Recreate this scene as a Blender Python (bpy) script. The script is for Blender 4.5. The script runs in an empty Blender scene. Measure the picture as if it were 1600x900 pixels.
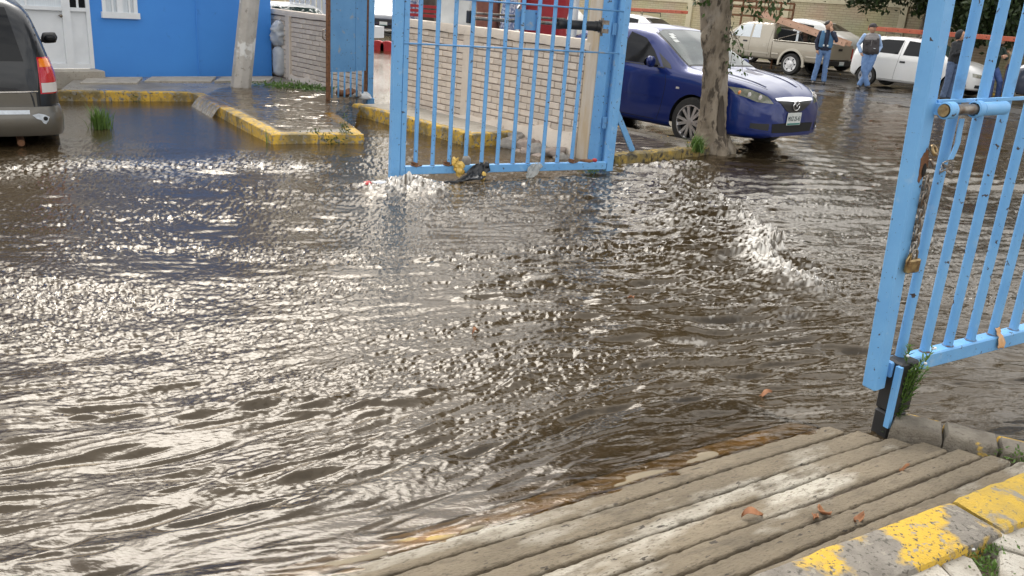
import bpy, bmesh, math, random
import numpy as np
from mathutils import Vector, Matrix, Euler
from mathutils.bvhtree import BVHTree
random.seed(7); rng = np.random.default_rng(7)
PI = math.pi
scene = bpy.context.scene
COL = scene.collection
def R(d): return math.radians(d)
# ------------------------------------------------------------------ camera
FOC, PITCH, ROLL, CAMH = 1300.0, R(19.0), R(4.4), 1.62
_F = np.array([0, math.cos(PITCH), -math.sin(PITCH)]); _R0 = np.array([1.0, 0, 0]); _U0 = np.cross(_R0, _F)
_R = _R0*math.cos(ROLL)+_U0*math.sin(ROLL); _U = -_R0*math.sin(ROLL)+_U0*math.cos(ROLL); _C = np.array([0, 0, CAMH])
cam_data = bpy.data.cameras.new('camera'); cam_data.sensor_width = 36; cam_data.lens = FOC/1600*36
cam_data.clip_start = .05; cam_data.clip_end = 2000
cam = bpy.data.objects.new('camera', cam_data); COL.objects.link(cam)
cam.matrix_world = Matrix(((_R[0], _U[0], -_F[0], 0), (_R[1], _U[1], -_F[1], 0), (_R[2], _U[2], -_F[2], CAMH), (0, 0, 0, 1)))
scene.camera = cam
# ------------------------------------------------------------------ light
SUN_AZ, SUN_EL = R(-19), R(52)            # azimuth measured from +Y towards +X
sd = Vector((math.sin(SUN_AZ)*math.cos(SUN_EL), math.cos(SUN_AZ)*math.cos(SUN_EL), math.sin(SUN_EL)))
world = bpy.data.worlds.new('World'); scene.world = world; world.use_nodes = True
wn, wl = world.node_tree.nodes, world.node_tree.links
bg = wn['Background']
sky = wn.new('ShaderNodeTexSky'); sky.sky_type = 'NISHITA'; sky.sun_disc = False
sky.sun_elevation = SUN_EL; sky.sun_rotation = SUN_AZ; sky.dust_density = 6.0; sky.air_density = 1.0; sky.ozone_density = 1.0
# broken cloud veil: soft noise between the blue sky and a pale cloud
tc = wn.new('ShaderNodeTexCoord'); mp = wn.new('ShaderNodeMapping'); mp.inputs['Scale'].default_value = (1, 1, 2.2)
nz = wn.new('ShaderNodeTexNoise'); nz.inputs['Scale'].default_value = 2.6; nz.inputs['Detail'].default_value = 6; nz.inputs['Roughness'].default_value = .55
cr = wn.new('ShaderNodeValToRGB'); cr.color_ramp.elements[0].position = .24; cr.color_ramp.elements[1].position = .56
hs = wn.new('ShaderNodeHueSaturation'); hs.inputs['Saturation'].default_value = .10; hs.inputs['Value'].default_value = 2.1
mx = wn.new('ShaderNodeMix'); mx.data_type = 'RGBA'
wl.new(tc.outputs['Generated'], mp.inputs['Vector']); wl.new(mp.outputs[0], nz.inputs['Vector']); wl.new(nz.outputs['Fac'], cr.inputs['Fac'])
wl.new(sky.outputs[0], hs.inputs['Color']); wl.new(cr.outputs['Color'], mx.inputs['Factor'])
cl_ = wn.new('ShaderNodeMix'); cl_.data_type = 'RGBA'; cl_.inputs['Factor'].default_value = .55; cl_.inputs['B'].default_value = (20, 19.7, 19, 1)   # even pale cloud
wl.new(hs.outputs[0], cl_.inputs['A'])
wl.new(sky.outputs[0], mx.inputs['A']); wl.new(cl_.outputs['Result'], mx.inputs['B']); wl.new(mx.outputs['Result'], bg.inputs['Color'])
bg.inputs['Strength'].default_value = .125
sun_d = bpy.data.lights.new('sun', 'SUN'); sun_d.energy = 1.5; sun_d.angle = R(32); sun_d.color = (1, .95, .87)
sun = bpy.data.objects.new('sun', sun_d); COL.objects.link(sun); sun.rotation_euler = (-sd).to_track_quat('-Z', 'Y').to_euler()
scene.view_settings.view_transform = 'Standard'; scene.view_settings.look = 'None'; scene.view_settings.gamma = 1
scene.view_settings.use_curve_mapping = False; scene.view_settings.exposure = 0.18
# ------------------------------------------------------------------ pixel helpers (photo is 1600 x 900)
def ray(x, y):
    d = _F*FOC+_R*(x-800)-_U*(y-450); return d/np.linalg.norm(d)
def P(x, y, z=0.0):
    d = ray(x, y); t = (z-CAMH)/d[2]; return _C+d*t
def D(x, y, Y):
    d = ray(x, y); return _C+d*(Y/d[1])
def onplane(x, y, O, a):
    a = np.array([a[0], a[1], 0.0]); O = np.array([O[0], O[1], 0.0]); n = np.cross(a, [0, 0, 1.0])
    d = ray(x, y); p = _C+d*(((O-_C)@n)/(d@n)); return float((p-O)@a), float(p[2])
UX = np.array([.68, -.733]); UX = UX/np.linalg.norm(UX); VX = np.array([-UX[1], UX[0]])   # along the street wall, out to the street
# ------------------------------------------------------------------ object helpers
def tag(o, label=None, cat=None, group=None, kind=None):
    if label: o['label'] = label
    if cat: o['category'] = cat
    if group: o['group'] = group
    if kind: o['kind'] = kind
    return o
def thing(name, label, cat, loc=(0, 0, 0), rz=0, group=None, rot=None):
    o = bpy.data.objects.new(name, None); COL.objects.link(o); o.location = loc
    o.rotation_euler = rot if rot else (0, 0, rz); o.empty_display_size = .1
    return tag(o, label, cat, group)
def link(name, me, mat=None, parent=None, **k):
    o = bpy.data.objects.new(name, me); COL.objects.link(o)
    if mat and not me.materials: me.materials.append(mat)
    if parent: o.parent = parent
    return tag(o, **k)
def copy_tree(o, parent=None, **k):
    c = o.copy(); COL.objects.link(c)
    if parent: c.parent = parent
    for ch in list(o.children): copy_tree(ch, c)
    return tag(c, **k)
def npmesh(name, V, F, smooth=False):
    V = np.asarray(V, np.float32); F = np.asarray(F, np.int32); m = F.shape[1]
    me = bpy.data.meshes.new(name); me.vertices.add(len(V)); me.vertices.foreach_set('co', V.ravel())
    me.loops.add(F.size); me.loops.foreach_set('vertex_index', F.ravel())
    me.polygons.add(len(F)); me.polygons.foreach_set('loop_start', np.arange(0, F.size, m, dtype=np.int32))
    try: me.polygons.foreach_set('loop_total', np.full(len(F), m, np.int32))
    except Exception: pass
    if smooth: me.polygons.foreach_set('use_smooth', np.ones(len(F), bool))
    me.update(calc_edges=True); return me
def frame(d):
    d = Vector(d).normalized(); a = Vector((0, 0, 1)) if abs(d.z) < .9 else Vector((1, 0, 0))
    x = d.cross(a).normalized(); return x, d.cross(x).normalized(), d
class G:
    def __init__(s): s.v = []; s.f = []
    def add(s, v, f):
        n = len(s.v); s.v += [tuple(q) for q in v]; s.f += [tuple(n+i for i in q) for q in f]; return s
    def box(s, c, size, rz=0, M=None):
        hx, hy, hz = size[0]/2, size[1]/2, size[2]/2
        vs = [Vector((x, y, z)) for z in (-hz, hz) for y in (-hy, hy) for x in (-hx, hx)]
        M = M or Matrix.Rotation(rz, 3, 'Z'); vs = [M @ q+Vector(c) for q in vs]
        return s.add(vs, [(0, 2, 3, 1), (4, 5, 7, 6), (0, 1, 5, 4), (2, 6, 7, 3), (0, 4, 6, 2), (1, 3, 7, 5)])
    def b2(s, a, b):
        return s.box([(a[i]+b[i])/2 for i in range(3)], [abs(b[i]-a[i]) for i in range(3)])
    def rings(s, rs, cap=True, closed=True):
        n = len(rs[0]); base = len(s.v)
        for r in rs: s.v += [tuple(q) for q in r]
        for i in range(len(rs)-1):
            for j in range(n if closed else n-1):
                k = (j+1) % n
                s.f.append((base+i*n+j, base+i*n+k, base+(i+1)*n+k, base+(i+1)*n+j))
        if cap and closed:
            s.f.append(tuple(base+j for j in range(n))[::-1]); e = base+(len(rs)-1)*n; s.f.append(tuple(e+j for j in range(n)))
        return s
    def tube(s, path, r, n=10, cap=True, flat=None):
        path = [Vector(p) for p in path]; rr = r if hasattr(r, '__len__') else [r]*len(path); rs = []
        X = None
        for i, p in enumerate(path):
            d = (path[min(i+1, len(path)-1)]-path[max(i-1, 0)]).normalized()
            if X is None: X, Y, _ = frame(d)
            else:
                X = (X-d*X.dot(d)).normalized(); Y = d.cross(X)
            fy = flat if flat else 1
            rs.append([p+X*math.cos(2*PI*j/n)*rr[i]+Y*math.sin(2*PI*j/n)*rr[i]*fy for j in range(n)])
        return s.rings(rs, cap)
    def cyl(s, a, b, r, r2=None, n=12): return s.tube([a, b], [r, r if r2 is None else r2], n)
    def ell(s, c, rad, n=12, m=8, M=None):
        rs = []
        for i in range(m+1):
            t = PI*i/m; z = -math.cos(t); q = max(math.sin(t), .02)
            ring = [Vector((rad[0]*q*math.cos(2*PI*j/n), rad[1]*q*math.sin(2*PI*j/n), rad[2]*z)) for j in range(n)]
            if M: ring = [M @ p for p in ring]
            rs.append([p+Vector(c) for p in ring])
        return s.rings(rs)
    def prism(s, poly, z0, z1):
        n = len(poly); a = [(p[0], p[1], z0) for p in poly]; b = [(p[0], p[1], z1) for p in poly]
        ar = sum(poly[i][0]*poly[(i+1) % n][1]-poly[(i+1) % n][0]*poly[i][1] for i in range(n))
        if ar < 0: a, b = a[::-1], b[::-1]
        return s.add(a+b, [tuple(range(n))[::-1], tuple(range(n, 2*n))]+[(i, (i+1) % n, n+(i+1) % n, n+i) for i in range(n)])
    def lathe(s, prof, n=24, axis='Y', c=(0, 0, 0)):
        rs = []
        for (r, h) in prof:
            ring = []
            for j in range(n):
                a = 2*PI*j/n; x, z = r*math.cos(a), r*math.sin(a)
                ring.append(Vector((x, h, z))+Vector(c) if axis == 'Y' else Vector((x, z, h))+Vector(c))
            rs.append(ring)
        return s.rings(rs, cap=False)
    def mesh(s, name, smooth=False, ang=None, bevel=0, fix=True):
        me = bpy.data.meshes.new(name); me.from_pydata(s.v, [], s.f)
        if fix or bevel:
            bm = bmesh.new(); bm.from_mesh(me)
            if bevel: bmesh.ops.bevel(bm, geom=bm.edges[:], offset=bevel, segments=1, affect='EDGES', profile=.5)
            if fix: bmesh.ops.recalc_face_normals(bm, faces=bm.faces[:])
            bm.to_mesh(me); bm.free()
        if smooth or ang:
            me.shade_smooth()
            if ang: me.set_sharp_from_angle(angle=R(ang))
        return me
    def make(s, name, mat, parent=None, smooth=False, ang=None, bevel=0, **k):
        return link(name, s.mesh(name, smooth, ang, bevel), mat, parent, **k)
def jitter(me, amt, scale=4.0, seed=0):
    n = len(me.vertices); a = np.empty(n*3, np.float32); me.vertices.foreach_get('co', a); a = a.reshape(-1, 3)
    from mathutils import noise
    for i in range(n):
        p = Vector(a[i])*scale+Vector((seed*7.1, seed*3.3, 0)); a[i] += np.array(noise.noise_vector(p))*amt
    me.vertices.foreach_set('co', a.ravel()); me.update()
def text(s, size, mat, parent, M, name='lettering', ext=.001, align='CENTER'):
    cu = bpy.data.curves.new('t', 'FONT'); cu.body = s; cu.size = size; cu.extrude = ext; cu.align_x = align; cu.align_y = 'CENTER'; cu.resolution_u = 2
    o = bpy.data.objects.new('t', cu); me = bpy.data.meshes.new_from_object(o); bpy.data.objects.remove(o); bpy.data.curves.remove(cu)
    me.transform(M); return link(name, me, mat, parent)
# ------------------------------------------------------------------ materials
def mat(name, c1, c2=None, scale=6, rough=.6, metal=0, spec=.5, bump=0, bscale=40, coat=0, rnd=0, lo=.35, hi=.65, detail=5, chips=None, rr=None, trans=0, stretch=None, crough=.03):
    m = bpy.data.materials.new(name); m.use_nodes = True; n, l = m.node_tree.nodes, m.node_tree.links; b = n['Principled BSDF']
    b.inputs['Roughness'].default_value = rough; b.inputs['Metallic'].default_value = metal; b.inputs['Specular IOR Level'].default_value = spec
    b.inputs['Coat Weight'].default_value = coat; b.inputs['Coat Roughness'].default_value = crough
    t = n.new('ShaderNodeTexCoord'); vec = t.outputs['Object']
    if stretch:
        q = n.new('ShaderNodeMapping'); q.inputs['Scale'].default_value = stretch; l.new(vec, q.inputs['Vector']); vec = q.outputs[0]
    def noise(sc, det=detail):
        k = n.new('ShaderNodeTexNoise'); k.inputs['Scale'].default_value = sc; k.inputs['Detail'].default_value = det; k.inputs['Roughness'].default_value = .6; l.new(vec, k.inputs['Vector']); return k.outputs['Fac']
    def ramp(f, a, z):
        k = n.new('ShaderNodeMapRange'); k.inputs['From Min'].default_value = a; k.inputs['From Max'].default_value = z; l.new(f, k.inputs['Value']); return k.outputs[0]
    def mix(f, a, z):
        k = n.new('ShaderNodeMix'); k.data_type = 'RGBA'
        l.new(f, k.inputs['Factor'])
        for nm, q in (('A', a), ('B', z)):
            if isinstance(q, tuple): k.inputs[nm].default_value = (*q, 1)
            else: l.new(q, k.inputs[nm])
        return k.outputs['Result']
    col = None
    if c2 is not None: col = mix(ramp(noise(scale), lo, hi), c1, c2)
    else: b.inputs['Base Color'].default_value = (*c1, 1)
    if chips:      # (colour, scale, from, to)
        for (cc, sc, a, z) in (chips if isinstance(chips, list) else [chips]):
            col = mix(ramp(noise(sc, 4), a, z), col if col is not None else c1, cc)
    if rnd:
        oi = n.new('ShaderNodeObjectInfo'); hv = n.new('ShaderNodeHueSaturation')
        mr = n.new('ShaderNodeMapRange'); mr.inputs['To Min'].default_value = 1-rnd; mr.inputs['To Max'].default_value = 1+rnd; l.new(oi.outputs['Random'], mr.inputs['Value']); l.new(mr.outputs[0], hv.inputs['Value'])
        if col is not None: l.new(col, hv.inputs['Color'])
        else: hv.inputs['Color'].default_value = (*c1, 1)
        col = hv.outputs[0]
    if col is not None: l.new(col, b.inputs['Base Color'])
    if rr:         # roughness varies: (scale, lo, hi)
        k = n.new('ShaderNodeMapRange'); k.inputs['From Min'].default_value = .38; k.inputs['From Max'].default_value = .62; k.inputs['To Min'].default_value = rr[1]; k.inputs['To Max'].default_value = rr[2]
        l.new(noise(rr[0]), k.inputs['Value']); l.new(k.outputs[0], b.inputs['Roughness'])
    if bump:
        k = n.new('ShaderNodeBump'); k.inputs['Strength'].default_value = bump; k.inputs['Distance'].default_value = .01; l.new(noise(bscale, 6), k.inputs['Height']); l.new(k.outputs[0], b.inputs['Normal'])
    if trans: b.inputs['Transmission Weight'].default_value = trans
    return m
def leafmat(name, c1, c2, rough=.5, tr=.25):
    m = bpy.data.materials.new(name); m.use_nodes = True; n, l = m.node_tree.nodes, m.node_tree.links; b = n['Principled BSDF']; b.inputs['Roughness'].default_value = rough
    g = n.new('ShaderNodeNewGeometry'); k = n.new('ShaderNodeMix'); k.data_type = 'RGBA'; k.inputs['A'].default_value = (*c1, 1); k.inputs['B'].default_value = (*c2, 1)
    l.new(g.outputs['Random Per Island'], k.inputs['Factor']); l.new(k.outputs['Result'], b.inputs['Base Color'])
    t = n.new('ShaderNodeBsdfTranslucent'); l.new(k.outputs['Result'], t.inputs['Color']); a = n.new('ShaderNodeMixShader'); a.inputs[0].default_value = tr
    l.new(b.outputs[0], a.inputs[1]); l.new(t.outputs[0], a.inputs[2]); l.new(a.outputs[0], n['Material Output'].inputs['Surface']); return m
M = {}
rustc = (.10, .045, .02)
M['gate'] = mat('gate_blue', (.125, .33, .62), (.16, .385, .67), 4, .42, bump=.08, bscale=60, rr=(14, .3, .6), chips=[((.30, .46, .64), 9, .60, .75), ((.075, .19, .36), 6, .66, .80), ((.05, .034, .026), 30, .645, .67), ((.06, .035, .02), 90, .70, .72)])
M['gate_dull'] = mat('gate_blue_dull', (.10, .27, .52), (.13, .32, .58), 3, .5, chips=[((.06, .05, .05), 30, .66, .7), ((.30, .33, .36), 7, .60, .68)])
M['rust'] = mat('rust', rustc, (.20, .09, .04), 30, .85, bump=.4, bscale=90)
M['steel'] = mat('bare_steel', (.30, .28, .25), (.14, .10, .07), 25, .4, metal=.8, bump=.1)
M['brass'] = mat('old_brass', (.45, .33, .16), (.20, .13, .07), 40, .38, metal=.9, bump=.2)
M['brick'] = mat('painted_brick', (.60, .51, .42), (.66, .57, .475), 9, .85, bump=.5, bscale=70, rnd=.13, chips=[((.38, .31, .26), 22, .60, .72), ((.42, .36, .30), 3, .55, .75)])
M['mortar'] = mat('mortar', (.33, .27, .23), (.24, .19, .16), 14, .9, bump=.5, bscale=60)
M['render'] = mat('wall_render', (.58, .50, .415), (.66, .575, .48), 5, .88, bump=.5, bscale=35, chips=((.33, .27, .22), 12, .62, .75))
M['pillar'] = mat('pillar_paint', (.60, .53, .45), (.52, .40, .26), 4, .8, bump=.3, stretch=(3, 3, .5))
M['concrete'] = mat('concrete', (.30, .27, .225), (.40, .365, .31), 7, .85, bump=.5, bscale=80, chips=((.16, .14, .11), 26, .6, .72))
M['concrete_wet'] = mat('wet_concrete', (.15, .135, .115), (.25, .225, .19), 2.0, .4, bump=.25, bscale=30, rr=(1.2, .06, .6))
M['pole'] = mat('pole_concrete', (.36, .33, .29), (.46, .43, .39), 5, .85, bump=.4, bscale=30, chips=[((.64, .63, .60), 2.2, .53, .57), ((.22, .20, .17), 11, .62, .7)])
M['ramp_wet'] = mat('wet_ramp_concrete', (.115, .092, .058), (.085, .068, .043), 5, .55, bump=.8, bscale=150, stretch=(.45, 1.2, 1), chips=[((.24, .22, .18), 2.6, .55, .62)])
M['kerb_old'] = mat('old_mossy_kerb', (.27, .19, .05), (.13, .11, .06), 9, .85, bump=1, bscale=60, chips=[((.40, .27, .05), 7, .56, .66), ((.05, .042, .03), 16, .52, .62)])
M['kerb_mostly'] = mat('faded_yellow_kerb', (.54, .35, .045), (.44, .30, .06), 14, .85, bump=1.0, bscale=130, chips=[((.26, .235, .195), 5.5, .55, .60), ((.20, .17, .10), 60, .58, .66)])
M['ramp'] = mat('ramp_concrete', (.195, .158, .108), (.135, .108, .072), 5, .92, bump=1.0, bscale=90, stretch=(.45, 1.2, 1), chips=[((.37, .34, .28), 2.6, .52, .62), ((.10, .078, .052), 110, .54, .68), ((.11, .088, .06), 13, .55, .70), ((.05, .04, .03), 34, .64, .68)], rnd=.10)
M['kerb_wet'] = mat('wet_yellow_edge', (.20, .16, .10), (.15, .12, .075), 12, .7, bump=.3, bscale=60, stretch=(.5, 1, 1), chips=[((.38, .25, .055), 2.0, .50, .60)])
M['yellow'] = mat('kerb_yellow', (.56, .34, .03), (.42, .27, .045), 12, .75, bump=.5, bscale=60, chips=[((.16, .12, .045), 3, .46, .62), ((.22, .20, .16), 18, .53, .60), ((.06, .05, .035), 30, .58, .66)])
M['kerb_worn'] = mat('worn_yellow_kerb', (.25, .225, .19), (.17, .15, .125), 14, .9, bump=1.0, bscale=130, chips=[((.58, .37, .045), 4.5, .46, .53), ((.09, .08, .065), 60, .56, .63), ((.30, .27, .22), 28, .60, .66)])
M['kerb_grey'] = mat('grey_kerb', (.22, .195, .155), (.13, .11, .085), 8, .9, bump=1.0, bscale=110, chips=[((.66, .42, .05), 6, .60, .65), ((.12, .10, .08), 45, .58, .66)])
M['slab'] = mat('paving_slab', (.42, .39, .335), (.33, .30, .25), 8, .88, bump=.9, bscale=110, rnd=.10, chips=[((.15, .13, .10), 55, .58, .66), ((.22, .19, .15), 9, .60, .72)])
M['dirt'] = mat('wet_dirt', (.07, .05, .035), (.13, .10, .07), 12, .85, bump=1, bscale=40)
M['asphalt'] = mat('asphalt', (.05, .047, .043), (.08, .075, .068), 3, .8, bump=.4, bscale=60)
M['blue_wall'] = mat('blue_wall_paint', (.045, .225, .64), (.052, .25, .68), 1.2, .6, bump=.08, bscale=50, chips=[((.03, .14, .44), 5, .64, .8), ((.16, .32, .62), 14, .70, .78)])
M['white'] = mat('white_paint', (.72, .74, .76), (.66, .68, .70), 4, .5)
M['curtain'] = mat('pale_curtain', (.55, .60, .64), (.66, .70, .73), 9, .4, coat=.6, stretch=(8, 8, .4))
M['dark_glass'] = mat('dark_glass', (.008, .009, .011), rough=.05, spec=.22)
M['bark'] = mat('bark', (.29, .24, .18), (.18, .145, .105), 9, .9, bump=1.0, bscale=30, stretch=(1, 1, .4), chips=[((.07, .055, .04), 14, .52, .62), ((.30, .26, .21), 5, .58, .68)])
M['bark_dark'] = mat('hollow_bark', (.10, .08, .06), (.06, .047, .035), 9, .95, bump=.9, bscale=45, stretch=(1, 1, .3))
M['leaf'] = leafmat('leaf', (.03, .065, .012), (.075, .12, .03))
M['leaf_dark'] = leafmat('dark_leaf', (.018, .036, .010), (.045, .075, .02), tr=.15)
M['weed'] = leafmat('weed', (.06, .13, .02), (.14, .23, .05))
M['rubber'] = mat('rubber', (.018, .018, .018), (.035, .033, .03), 20, .8)
M['black'] = mat('black_plastic', (.016, .016, .017), rough=.5)
M['void'] = mat('dark_liner', (.008, .008, .008), rough=.9)
M['alloy'] = mat('alloy', (.62, .62, .63), rough=.28, metal=.85)
M['chrome'] = mat('chrome', (.8, .8, .82), rough=.08, metal=1)
M['plate'] = mat('number_plate', (.62, .64, .62), (.52, .55, .54), 30, .4)
M['ink'] = mat('plate_ink', (.02, .05, .05), rough=.6)
M['ink_green'] = mat('plate_green', (.03, .18, .16), rough=.6)
M['mazda'] = mat('blue_car_paint', (.001, .014, .125), (.002, .017, .14), 2, .3, metal=.2, coat=.6, spec=.3)
M['beige'] = mat('beige_car_paint', (.34, .30, .235), (.37, .33, .26), 2, .3, metal=.25, coat=.8)
M['beige2'] = mat('beige_trim_paint', (.46, .42, .34), rough=.4, coat=.3)
M['whitecar'] = mat('white_car_paint', (.72, .72, .71), (.68, .68, .66), 2, .35, coat=.8)
M['vanpaint'] = mat('dark_van_paint', (.012, .013, .016), (.015, .017, .02), 2, .3, coat=.45, spec=.25)
M['vantrim'] = mat('taupe_van_paint', (.085, .076, .062), (.10, .09, .072), 2, .35, metal=.3, coat=.8)
M['darkcar'] = mat('dark_car_paint', (.02, .03, .055), rough=.3, coat=1)
M['redlamp'] = mat('red_lamp', (.45, .008, .012), rough=.12, coat=1)
M['amber'] = mat('amber_lamp', (.75, .20, .01), rough=.15, coat=1)
M['clearlamp'] = mat('clear_lamp', (.55, .52, .50), rough=.15, coat=1)
M['lamp'] = mat('headlamp', (.16, .17, .13), (.30, .30, .24), 14, .12, coat=1)
M['screen'] = mat('windscreen', (.05, .075, .068), (.015, .025, .024), 4, .04, spec=.5)
# ================================================================== the setting
GZ = -.22
g = G(); g.add([(-400, -60, GZ), (400, -60, GZ), (400, 700, GZ), (-400, 700, GZ)], [(0, 1, 2, 3)])
g.make('ground', M['asphalt'], kind='structure')
# ---- ramp frame: s runs along the grooves (to the right), w runs down into the water
RO = np.array([1.83, 2.89]); RD = np.array([math.cos(R(33)), math.sin(R(33))]); RW = np.array([-RD[1], RD[0]])
def rampz(w): return .085-.16*w
def rp(s, w, z): q = RO+RD*s+RW*w; return (q[0], q[1], z)
# ---- water height field -------------------------------------------------------
def tile(n, L, lmin, lmax, ang, aspect, seed, power=0.0):
    r = np.random.default_rng(seed); k = np.fft.fftfreq(n, L/n); kx, ky = np.meshgrid(k, k)
    ca, sa = math.cos(ang), math.sin(ang); a = kx*ca+ky*sa; b = -kx*sa+ky*ca       # a along crest
    kk = np.sqrt((a*aspect)**2+b*b)+1e-9; lam = 1/kk
    amp = np.exp(-((np.log(lam)-math.log(math.sqrt(lmin*lmax)))/(.5*math.log(lmax/lmin)))**2)*kk**(-power)/kk
    f = np.fft.ifft2(amp*np.exp(2j*PI*r.random((n, n)))).real; return f/f.std(), L, n
def samp(T, x, y):
    f, L, n = T; u = (x/L*n) % n; v = (y/L*n) % n; i = u.astype(int); j = v.astype(int); fu = u-i; fv = v-j
    i1 = (i+1) % n; j1 = (j+1) % n; i %= n; j %= n
    return (f[j, i]*(1-fu)+f[j, i1]*fu)*(1-fv)+(f[j1, i]*(1-fu)+f[j1, i1]*fu)*fv
T_chop = tile(1024, 6.1, .021, .065, R(26), 3.2, 1)
T_fine = tile(1024, 4.3, .013, .036, R(24), 2.0, 2)
T_rip = tile(1024, 11.7, .05, .19, R(17), 5.0, 3)
T_swell = tile(512, 17.3, .22, .70, R(14), 4.0, 4)
T_rip2 = tile(1024, 10.9, .05, .19, R(34), 5.0, 13); T_swell2 = tile(512, 16.1, .18, .60, R(36), 4.5, 14)
T_big = tile(256, 31.0, 1.2, 4.0, R(10), 1.6, 5)
T_patch = tile(256, 23.0, .7, 3.0, 0, 1.2, 6)
def sstep(a, b, x):
    t = np.clip((x-a)/(b-a), 0, 1); return t*t*(3-2*t)
def pl_dist(x, y, pts):
    best = np.full(x.shape, 1e9); side = np.zeros(x.shape); par = np.zeros(x.shape)
    for i in range(len(pts)-1):
        a, b = pts[i], pts[i+1]; d = b-a; L2 = d@d; t = np.clip(((x-a[0])*d[0]+(y-a[1])*d[1])/L2, 0, 1)
        dx = x-a[0]-t*d[0]; dy = y-a[1]-t*d[1]; q = np.hypot(dx, dy); m = q < best
        best = np.where(m, q, best); side = np.where(m, np.sign(d[0]*dy-d[1]*dx), side); par = np.where(m, (i+t)/(len(pts)-1), par)
    return best, side, par
def px(*p): return [P(a, b)[:2] for a, b in p]
JUMP = px((1120, 300), (1160, 338), (1208, 374), (1188, 402), (1222, 432), (1275, 452), (1340, 478))
RIDGES = [  # (polyline, amplitude, width)
    (px((-40, 672), (150, 655), (330, 640), (480, 628), (600, 622), (700, 600)), .022, .10),
    (px((560, 640), (700, 612), (860, 585)), .014, .08),
    (px((640, 412), (760, 400), (880, 392), (960, 380)), .018, .14),
    (px((700, 470), (800, 452), (900, 430)), .016, .12),
    (px((-30, 268), (120, 262), (260, 262), (400, 258), (520, 268)), .024, .30),
    (px((560, 300), (640, 292), (700, 300)), .050, .22),
    (px((1010, 355), (1100, 345)), .026, .14), (px((900, 480), (1000, 470), (1100, 455)), .016, .12),
    (px((1130, 520), (1200, 540), (1290, 545)), .014, .08),
    (px((1080, 330), (1150, 318), (1240, 310)), .020, .20), (px((960, 262), (1040, 262), (1100, 255)), .03, .16),
    (px((380, 835), (560, 770), (760, 700), (860, 660)), .009, .05), (px((300, 790), (520, 720), (720, 655)), .010, .06),
    (px((100, 890), (330, 830), (560, 760)), .010, .06)]
def water_h(x, y):
    """height, foam and ground depth of the flood water at world positions"""
    far = sstep(10, 16, y)
    wx = x+.03*samp(T_patch, x*.5, y*.5); wy = y+.045*samp(T_patch, x*.5+9, y*.5+4)
    patch = samp(T_patch, x, y)
    chopw = sstep(.9, -.6, x-.18*(y-3.2)+.25*patch)*sstep(2.35, 3.3, y+.25*x)                       # choppy sheet on the left
    chopw = np.maximum(chopw, .75*sstep(1.7, 2.4, x+.2*patch)*sstep(4.4, 5.4, y)*sstep(10, 8.0, y))      # rippled sheet right of the jump
    smooth = sstep(3.3, 2.4, y+.12*x)*.5
    jd, js, jp = pl_dist(x, y, JUMP)
    left = np.where(js < 0, 1.0, 0.0)
    turb = np.exp(-(jd/1.3)**2)*np.where(x < 1.95+.1*patch, 1, .25)*sstep(4.2, 5.2, y)
    turb = np.maximum(turb, .8*np.exp(-(((x-.9)/1.3)**2+((y-7.6)/1.4)**2)))
    rip = samp(T_rip, wx, wy); chop = samp(T_chop, wx, wy); fine = samp(T_fine, x, y); sw = samp(T_swell, wx, wy); near = sstep(.9, -.5, x-.3*(y-2))*sstep(4.4, 3.2, y); rip = rip*np.sqrt(1-near)+samp(T_rip2, wx, wy)*np.sqrt(near); sw = sw*np.sqrt(1-near)+samp(T_swell2, wx, wy)*np.sqrt(near); big = samp(T_big, x, y)
    rip = .55*rip+.75*(.8-np.abs(rip)*1.0); chop = .5*chop+.9*(.75-np.abs(samp(T_chop, wx+.012*fine+3.1, wy+.012*fine)))
    calm = np.maximum(sstep(-1.9, -2.6, x)*sstep(7.6, 8.6, y), 0)                                    # still pool by the kerb
    calm = np.maximum(calm, sstep(9.5, 12, y)*.55)
    calm = np.maximum(calm, sstep(-1.2, -1.5, x)*sstep(8.2, 9.0, y)*.6)
    k = 1-.8*calm
    calmp = np.clip(.85+.30*samp(T_patch, x*1.3+5, y*2.2)+.18*samp(T_swell, x*.5, y*.5), .35, 1.5)
    h = k*(.0029*chop*(.22+.95*chopw)*calmp+.0015*fine*(.35+chopw)*calmp+.0072*rip*(1-.62*chopw)+.0075*sw*(1-.75*chopw)*(1-.5*smooth)+.008*big)
    h += turb*(.011*np.abs(samp(T_swell, wx*1.7+3, wy*1.7))+.006*(.8-np.abs(samp(T_rip, wx*.8+1, wy*1.1)))*1.5+.003*samp(T_chop, wx*.8, wy*.8)+.004*samp(T_rip, wx*1.3+5, wy*1.3))
    stack = np.exp(-(((x-1.15)/.95)**2+((y-4.4)/1.1)**2)); rs_ = samp(T_rip, wx*.75+2, wy*.75); h += stack*(.0085*(.8-np.abs(rs_))*1.2+.005*rs_+.007*samp(T_swell, wx*1.2, wy*1.2))
    foam = .30*stack*sstep(1.5, 2.6, rs_+.8*samp(T_fine, x, y)+.5*samp(T_chop, x, y))
    for i, (pl, amp, wd) in enumerate(RIDGES):
        d, s, t = pl_dist(x, y, pl); d = d*np.clip(1+.25*samp(T_patch, x*2+i, y*2), .5, 1.6); e = np.exp(-(d/wd)**2)*sstep(0, .08, t)*sstep(1, .92, t)
        h += amp*e*(.65+.25*samp(T_chop, x*.5+i, y*.5)+.2*samp(T_rip, x, y))
        if amp >= .024: foam += .55*e*sstep(-.1, 1.3, samp(T_fine, x*.8, y*.8)+.6*samp(T_chop, x, y))
    # hydraulic jump: raised rough water on its left, steep white front
    jw = jd+.035*samp(T_chop, x*.7, y*.7)+.03*samp(T_swell, x*2, y*2); ends = sstep(0.02, .22, jp)*sstep(1.0, .72, jp)
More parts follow.
